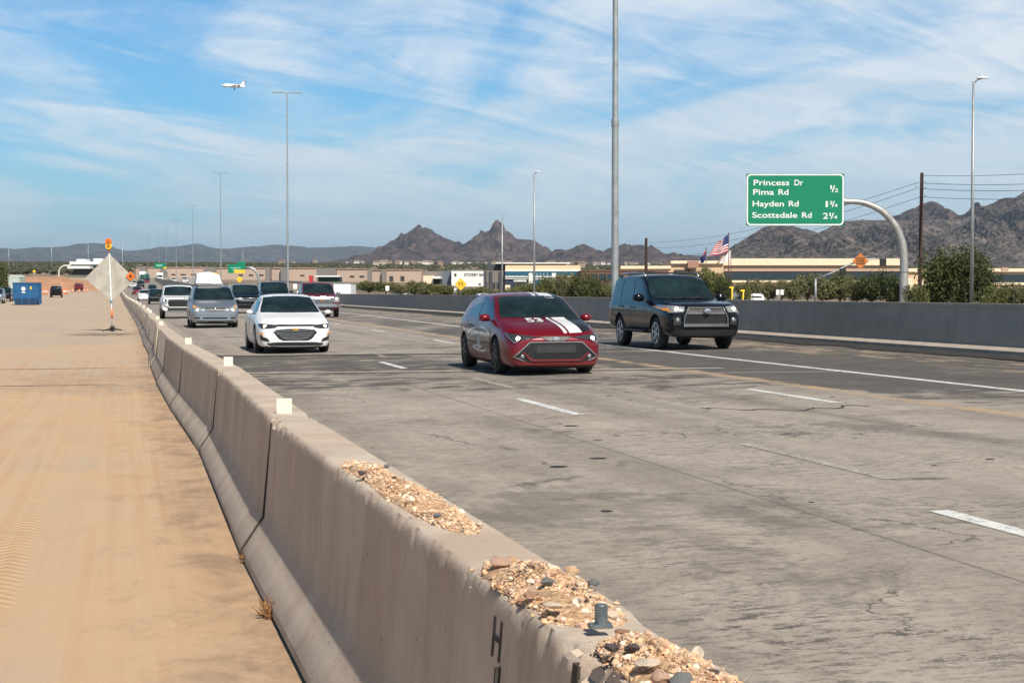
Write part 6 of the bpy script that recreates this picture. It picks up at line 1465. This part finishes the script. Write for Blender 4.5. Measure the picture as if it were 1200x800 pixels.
bm = bmesh.new(); box(bm, -.42, .02, -.014, -.004, 1.40, 1.46); box(bm, -.36, -.04, -.014, -.004, 1.50, 1.56); meshobj('white_lettering', bm, M_WHITE, t)
bm = bmesh.new(); box(bm, .48, .66, -.014, -.004, 1.78, 2.08); meshobj('yellow_sticker', bm, M_YEL, t)
for sg in (-.8, .8):
    bm = bmesh.new(); lathe(bm, [(.12, -.1), (.12, .1)], 12, 'x', 0, Matrix.Translation((sg, .15, .12))); meshobj('roller', bm, M_BLACK, t)
# pale tank behind the container
X, Y = world(16.5, 260); s_ = F / 260; zg = ipl(ZT, Y); t = empty('pale_tank', (X, Y, zg), -TH, 'pale green-white tank box standing behind the blue container', 'tank'); bm = bmesh.new(); box(bm, -.9, .95, 0, 3, 0, EYE + (HY - 325) / s_ - zg); meshobj('tank_body', bm, simple('pale_green_metal', (.42, .48, .44), .6), t)
bm = bmesh.new(); vs = box(bm, -.95, 1.0, -.05, 3.05, EYE + (HY - 325) / s_ - zg, EYE + (HY - 322) / s_ - zg)
for v in vs[4:]: v.co.x *= .55
meshobj('tank_top', bm, MATS['pale_green_metal'], t)
# curved lamp pole behind the embankment
d = 420; X, Y = world(69.3, d); s_ = F / d; zg = ipl(ZT, Y); t = empty('curved_pole', (X, Y, zg), -TH, 'white curved sign pole rising behind the orange embankment', 'pole'); bm = bmesh.new(); Zc = lambda y: EYE + (HY - y) / s_ - zg
tube(bm, [(0, 0, 0), (0, 0, Zc(322)), (.3 / 4.4, 0, Zc(317)), (2 / 4.4, 0, Zc(313.5)), (6 / 4.4, 0, Zc(311.3)), (14 / 4.4, 0, Zc(311))], .19, 8); meshobj('pole', bm, simple('pale_pole', (.62, .62, .58), .5), t, True)
# cones and barrels
def cone(px, d, kind, label, grp):
    X, Y = world(px, d); t = empty('traffic_cone' if kind == 'c' else 'traffic_barrel', (X, Y, ipl(ZT, Y)), 0, label, 'cone' if kind == 'c' else 'barrel', grp)
    r0, r1, h = (.17, .04, .75) if kind == 'c' else (.28, .24, 1.0)
    f = lambda z: r0 + (r1 - r0) * z / h
    bm = bmesh.new(); lathe(bm, [(f(.05), .05), (f(h), h)], 14); meshobj('shell', bm, M_ORG, t, True, 40)
    for a, b_ in ((.35, .5), (.62, .74)): 
        bm = bmesh.new(); lathe(bm, [(f(a * h) + .006, a * h), (f(b_ * h) + .006, b_ * h)], 14); meshobj('white_band', bm, M_WHITE, t, True, 40)
    bm = bmesh.new(); box(bm, -r0 * 1.3, r0 * 1.3, -r0 * 1.3, r0 * 1.3, 0, .05); meshobj('base', bm, M_BLACK, t); return t
for px, d, k in ((47.5, 285, 'b'), (54, 290, 'b'), (60, 300, 'c'), (72, 288, 'b'), (74.5, 292, 'b'), (76.5, 296, 'b'), (85.5, 320, 'c'), (93, 315, 'c'), (98.5, 322, 'c'), (102.5, 325, 'c'), (51, 300, 'c'), (80, 305, 'c')):
    cone(px, d, k, 'tiny orange and white %s among the far cones on the work zone' % ('cone' if k == 'c' else 'barrel'), 'far cones and barrels on the work zone')
# aeroplane
d = 1400.; s_ = F / d; X, Y = world(275, d); t = empty('aeroplane', (X, Y, EYE + (HY - 102) * d / F), -TH + math.pi + .12, 'white twin-engined business jet flying left with its wheels down', 'aeroplane')
t.rotation_euler = (0, R(-3), -TH + math.pi + .12); t.scale = (1.04, 1.15, 1.35)
MW = simple('aeroplane_white', (.88, .87, .86), .3, coat=.5, var=.02)
bm = bmesh.new(); lathe(bm, [(.05, 9.8), (.45, 9.4), (.8, 8.6), (1.12, 7.2), (1.2, 5.5), (1.2, -2), (1.05, -5), (.6, -8), (.15, -9.8)], 20, 'x'); meshobj('fuselage', bm, MW, t, True, 50)
for sg in (-1, 1):
    bm = bmesh.new(); vs = [bm.verts.new(p) for p in ((2.6, sg * .8, -.75), (-1.4, sg * .8, -.75), (-3.4, sg * 9.2, -.1), (-2.1, sg * 9.2, -.1))]; f = bm.faces.new(vs); r_ = bmesh.ops.extrude_face_region(bm, geom=[f])
    for v in [e for e in r_['geom'] if isinstance(e, bmesh.types.BMVert)]: v.co.z += .22 if abs(v.co.y) < 2 else .07
    fixn(bm); meshobj('wing', bm, MW, t)
    bm = bmesh.new(); lathe(bm, [(.42, -5.9), (.58, -5.2), (.62, -3.6), (.5, -3.2)], 16, 'x', 0, Matrix.Translation((0, sg * 1.75, .55))); box(bm, -5.2, -3.9, min(sg * .8, sg * 1.3), max(sg * .8, sg * 1.3), .45, .6); meshobj('engine', bm, simple('aeroplane_grey', (.35, .34, .34), .4, .3), t, True, 40)
    bm = bmesh.new(); vs = [bm.verts.new(p) for p in ((-8.6, 0, 3.75), (-10.0, 0, 3.75), (-10.6, sg * 3.1, 3.8), (-9.8, sg * 3.1, 3.8))]; f = bm.faces.new(vs); r_ = bmesh.ops.extrude_face_region(bm, geom=[f])
    for v in [e for e in r_['geom'] if isinstance(e, bmesh.types.BMVert)]: v.co.z += .14
    fixn(bm); meshobj('tailplane', bm, MW, t)
    bm = bmesh.new(); tube(bm, [(-1.0, sg * 1.6, -.8), (-1.1, sg * 1.6, -2.0)], .12, 8); lathe(bm, [(.45, -.35), (.45, .35)], 14, 'y', 0, Matrix.Translation((-1.1 + sg * .0, sg * 1.6, -2.1))); meshobj('landing_gear', bm, M_BLACK, t)
bm = bmesh.new(); prism(bm, [(-5.6, .9), (-9.0, .5), (-10.0, 3.9), (-8.5, 3.9)], -.12, .12); fixn(bm); meshobj('fin', bm, MW, t)
bm = bmesh.new(); tube(bm, [(7.4, 0, -.9), (7.5, 0, -1.9)], .09, 8); lathe(bm, [(.3, -.15), (.3, .15)], 14, 'y', 0, Matrix.Translation((7.5, 0, -1.95))); meshobj('nose_gear', bm, M_BLACK, t)
bm = bmesh.new(); prism(bm, [(8.6, .45), (7.4, .75), (7.3, 1.12), (8.2, .9)], -.85, .85); fixn(bm); meshobj('cockpit_window', bm, M_WIN, t)
bm = bmesh.new()
for k in range(7): box(bm, 4.6 - k * 1.05, 4.95 - k * 1.05, -1.21, 1.21, .1, .45)
meshobj('cabin_windows', bm, M_WIN, t)

# ============================================================ air
bm = bmesh.new(); box(bm, -33000, 33000, -2990, 33000, -40, 820); fixn(bm)
hz_ = meshobj('haze', bm, None); tag(hz_, 'thin pale air lying over the whole plain', 'haze', kind='stuff')
m_ = bpy.data.materials.new('haze_air'); m_.use_nodes = True; g = NT(m_.node_tree); g.n.remove(g.n['Principled BSDF'])
pv = g.add('ShaderNodeVolumePrincipled'); pv.inputs['Color'].default_value = (.58, .79, 1, 1); pv.inputs['Density'].default_value = 3.4e-5; pv.inputs['Anisotropy'].default_value = .25
g.l.new(pv.outputs[0], g.n['Material Output'].inputs['Volume']); hz_.data.materials.append(m_)
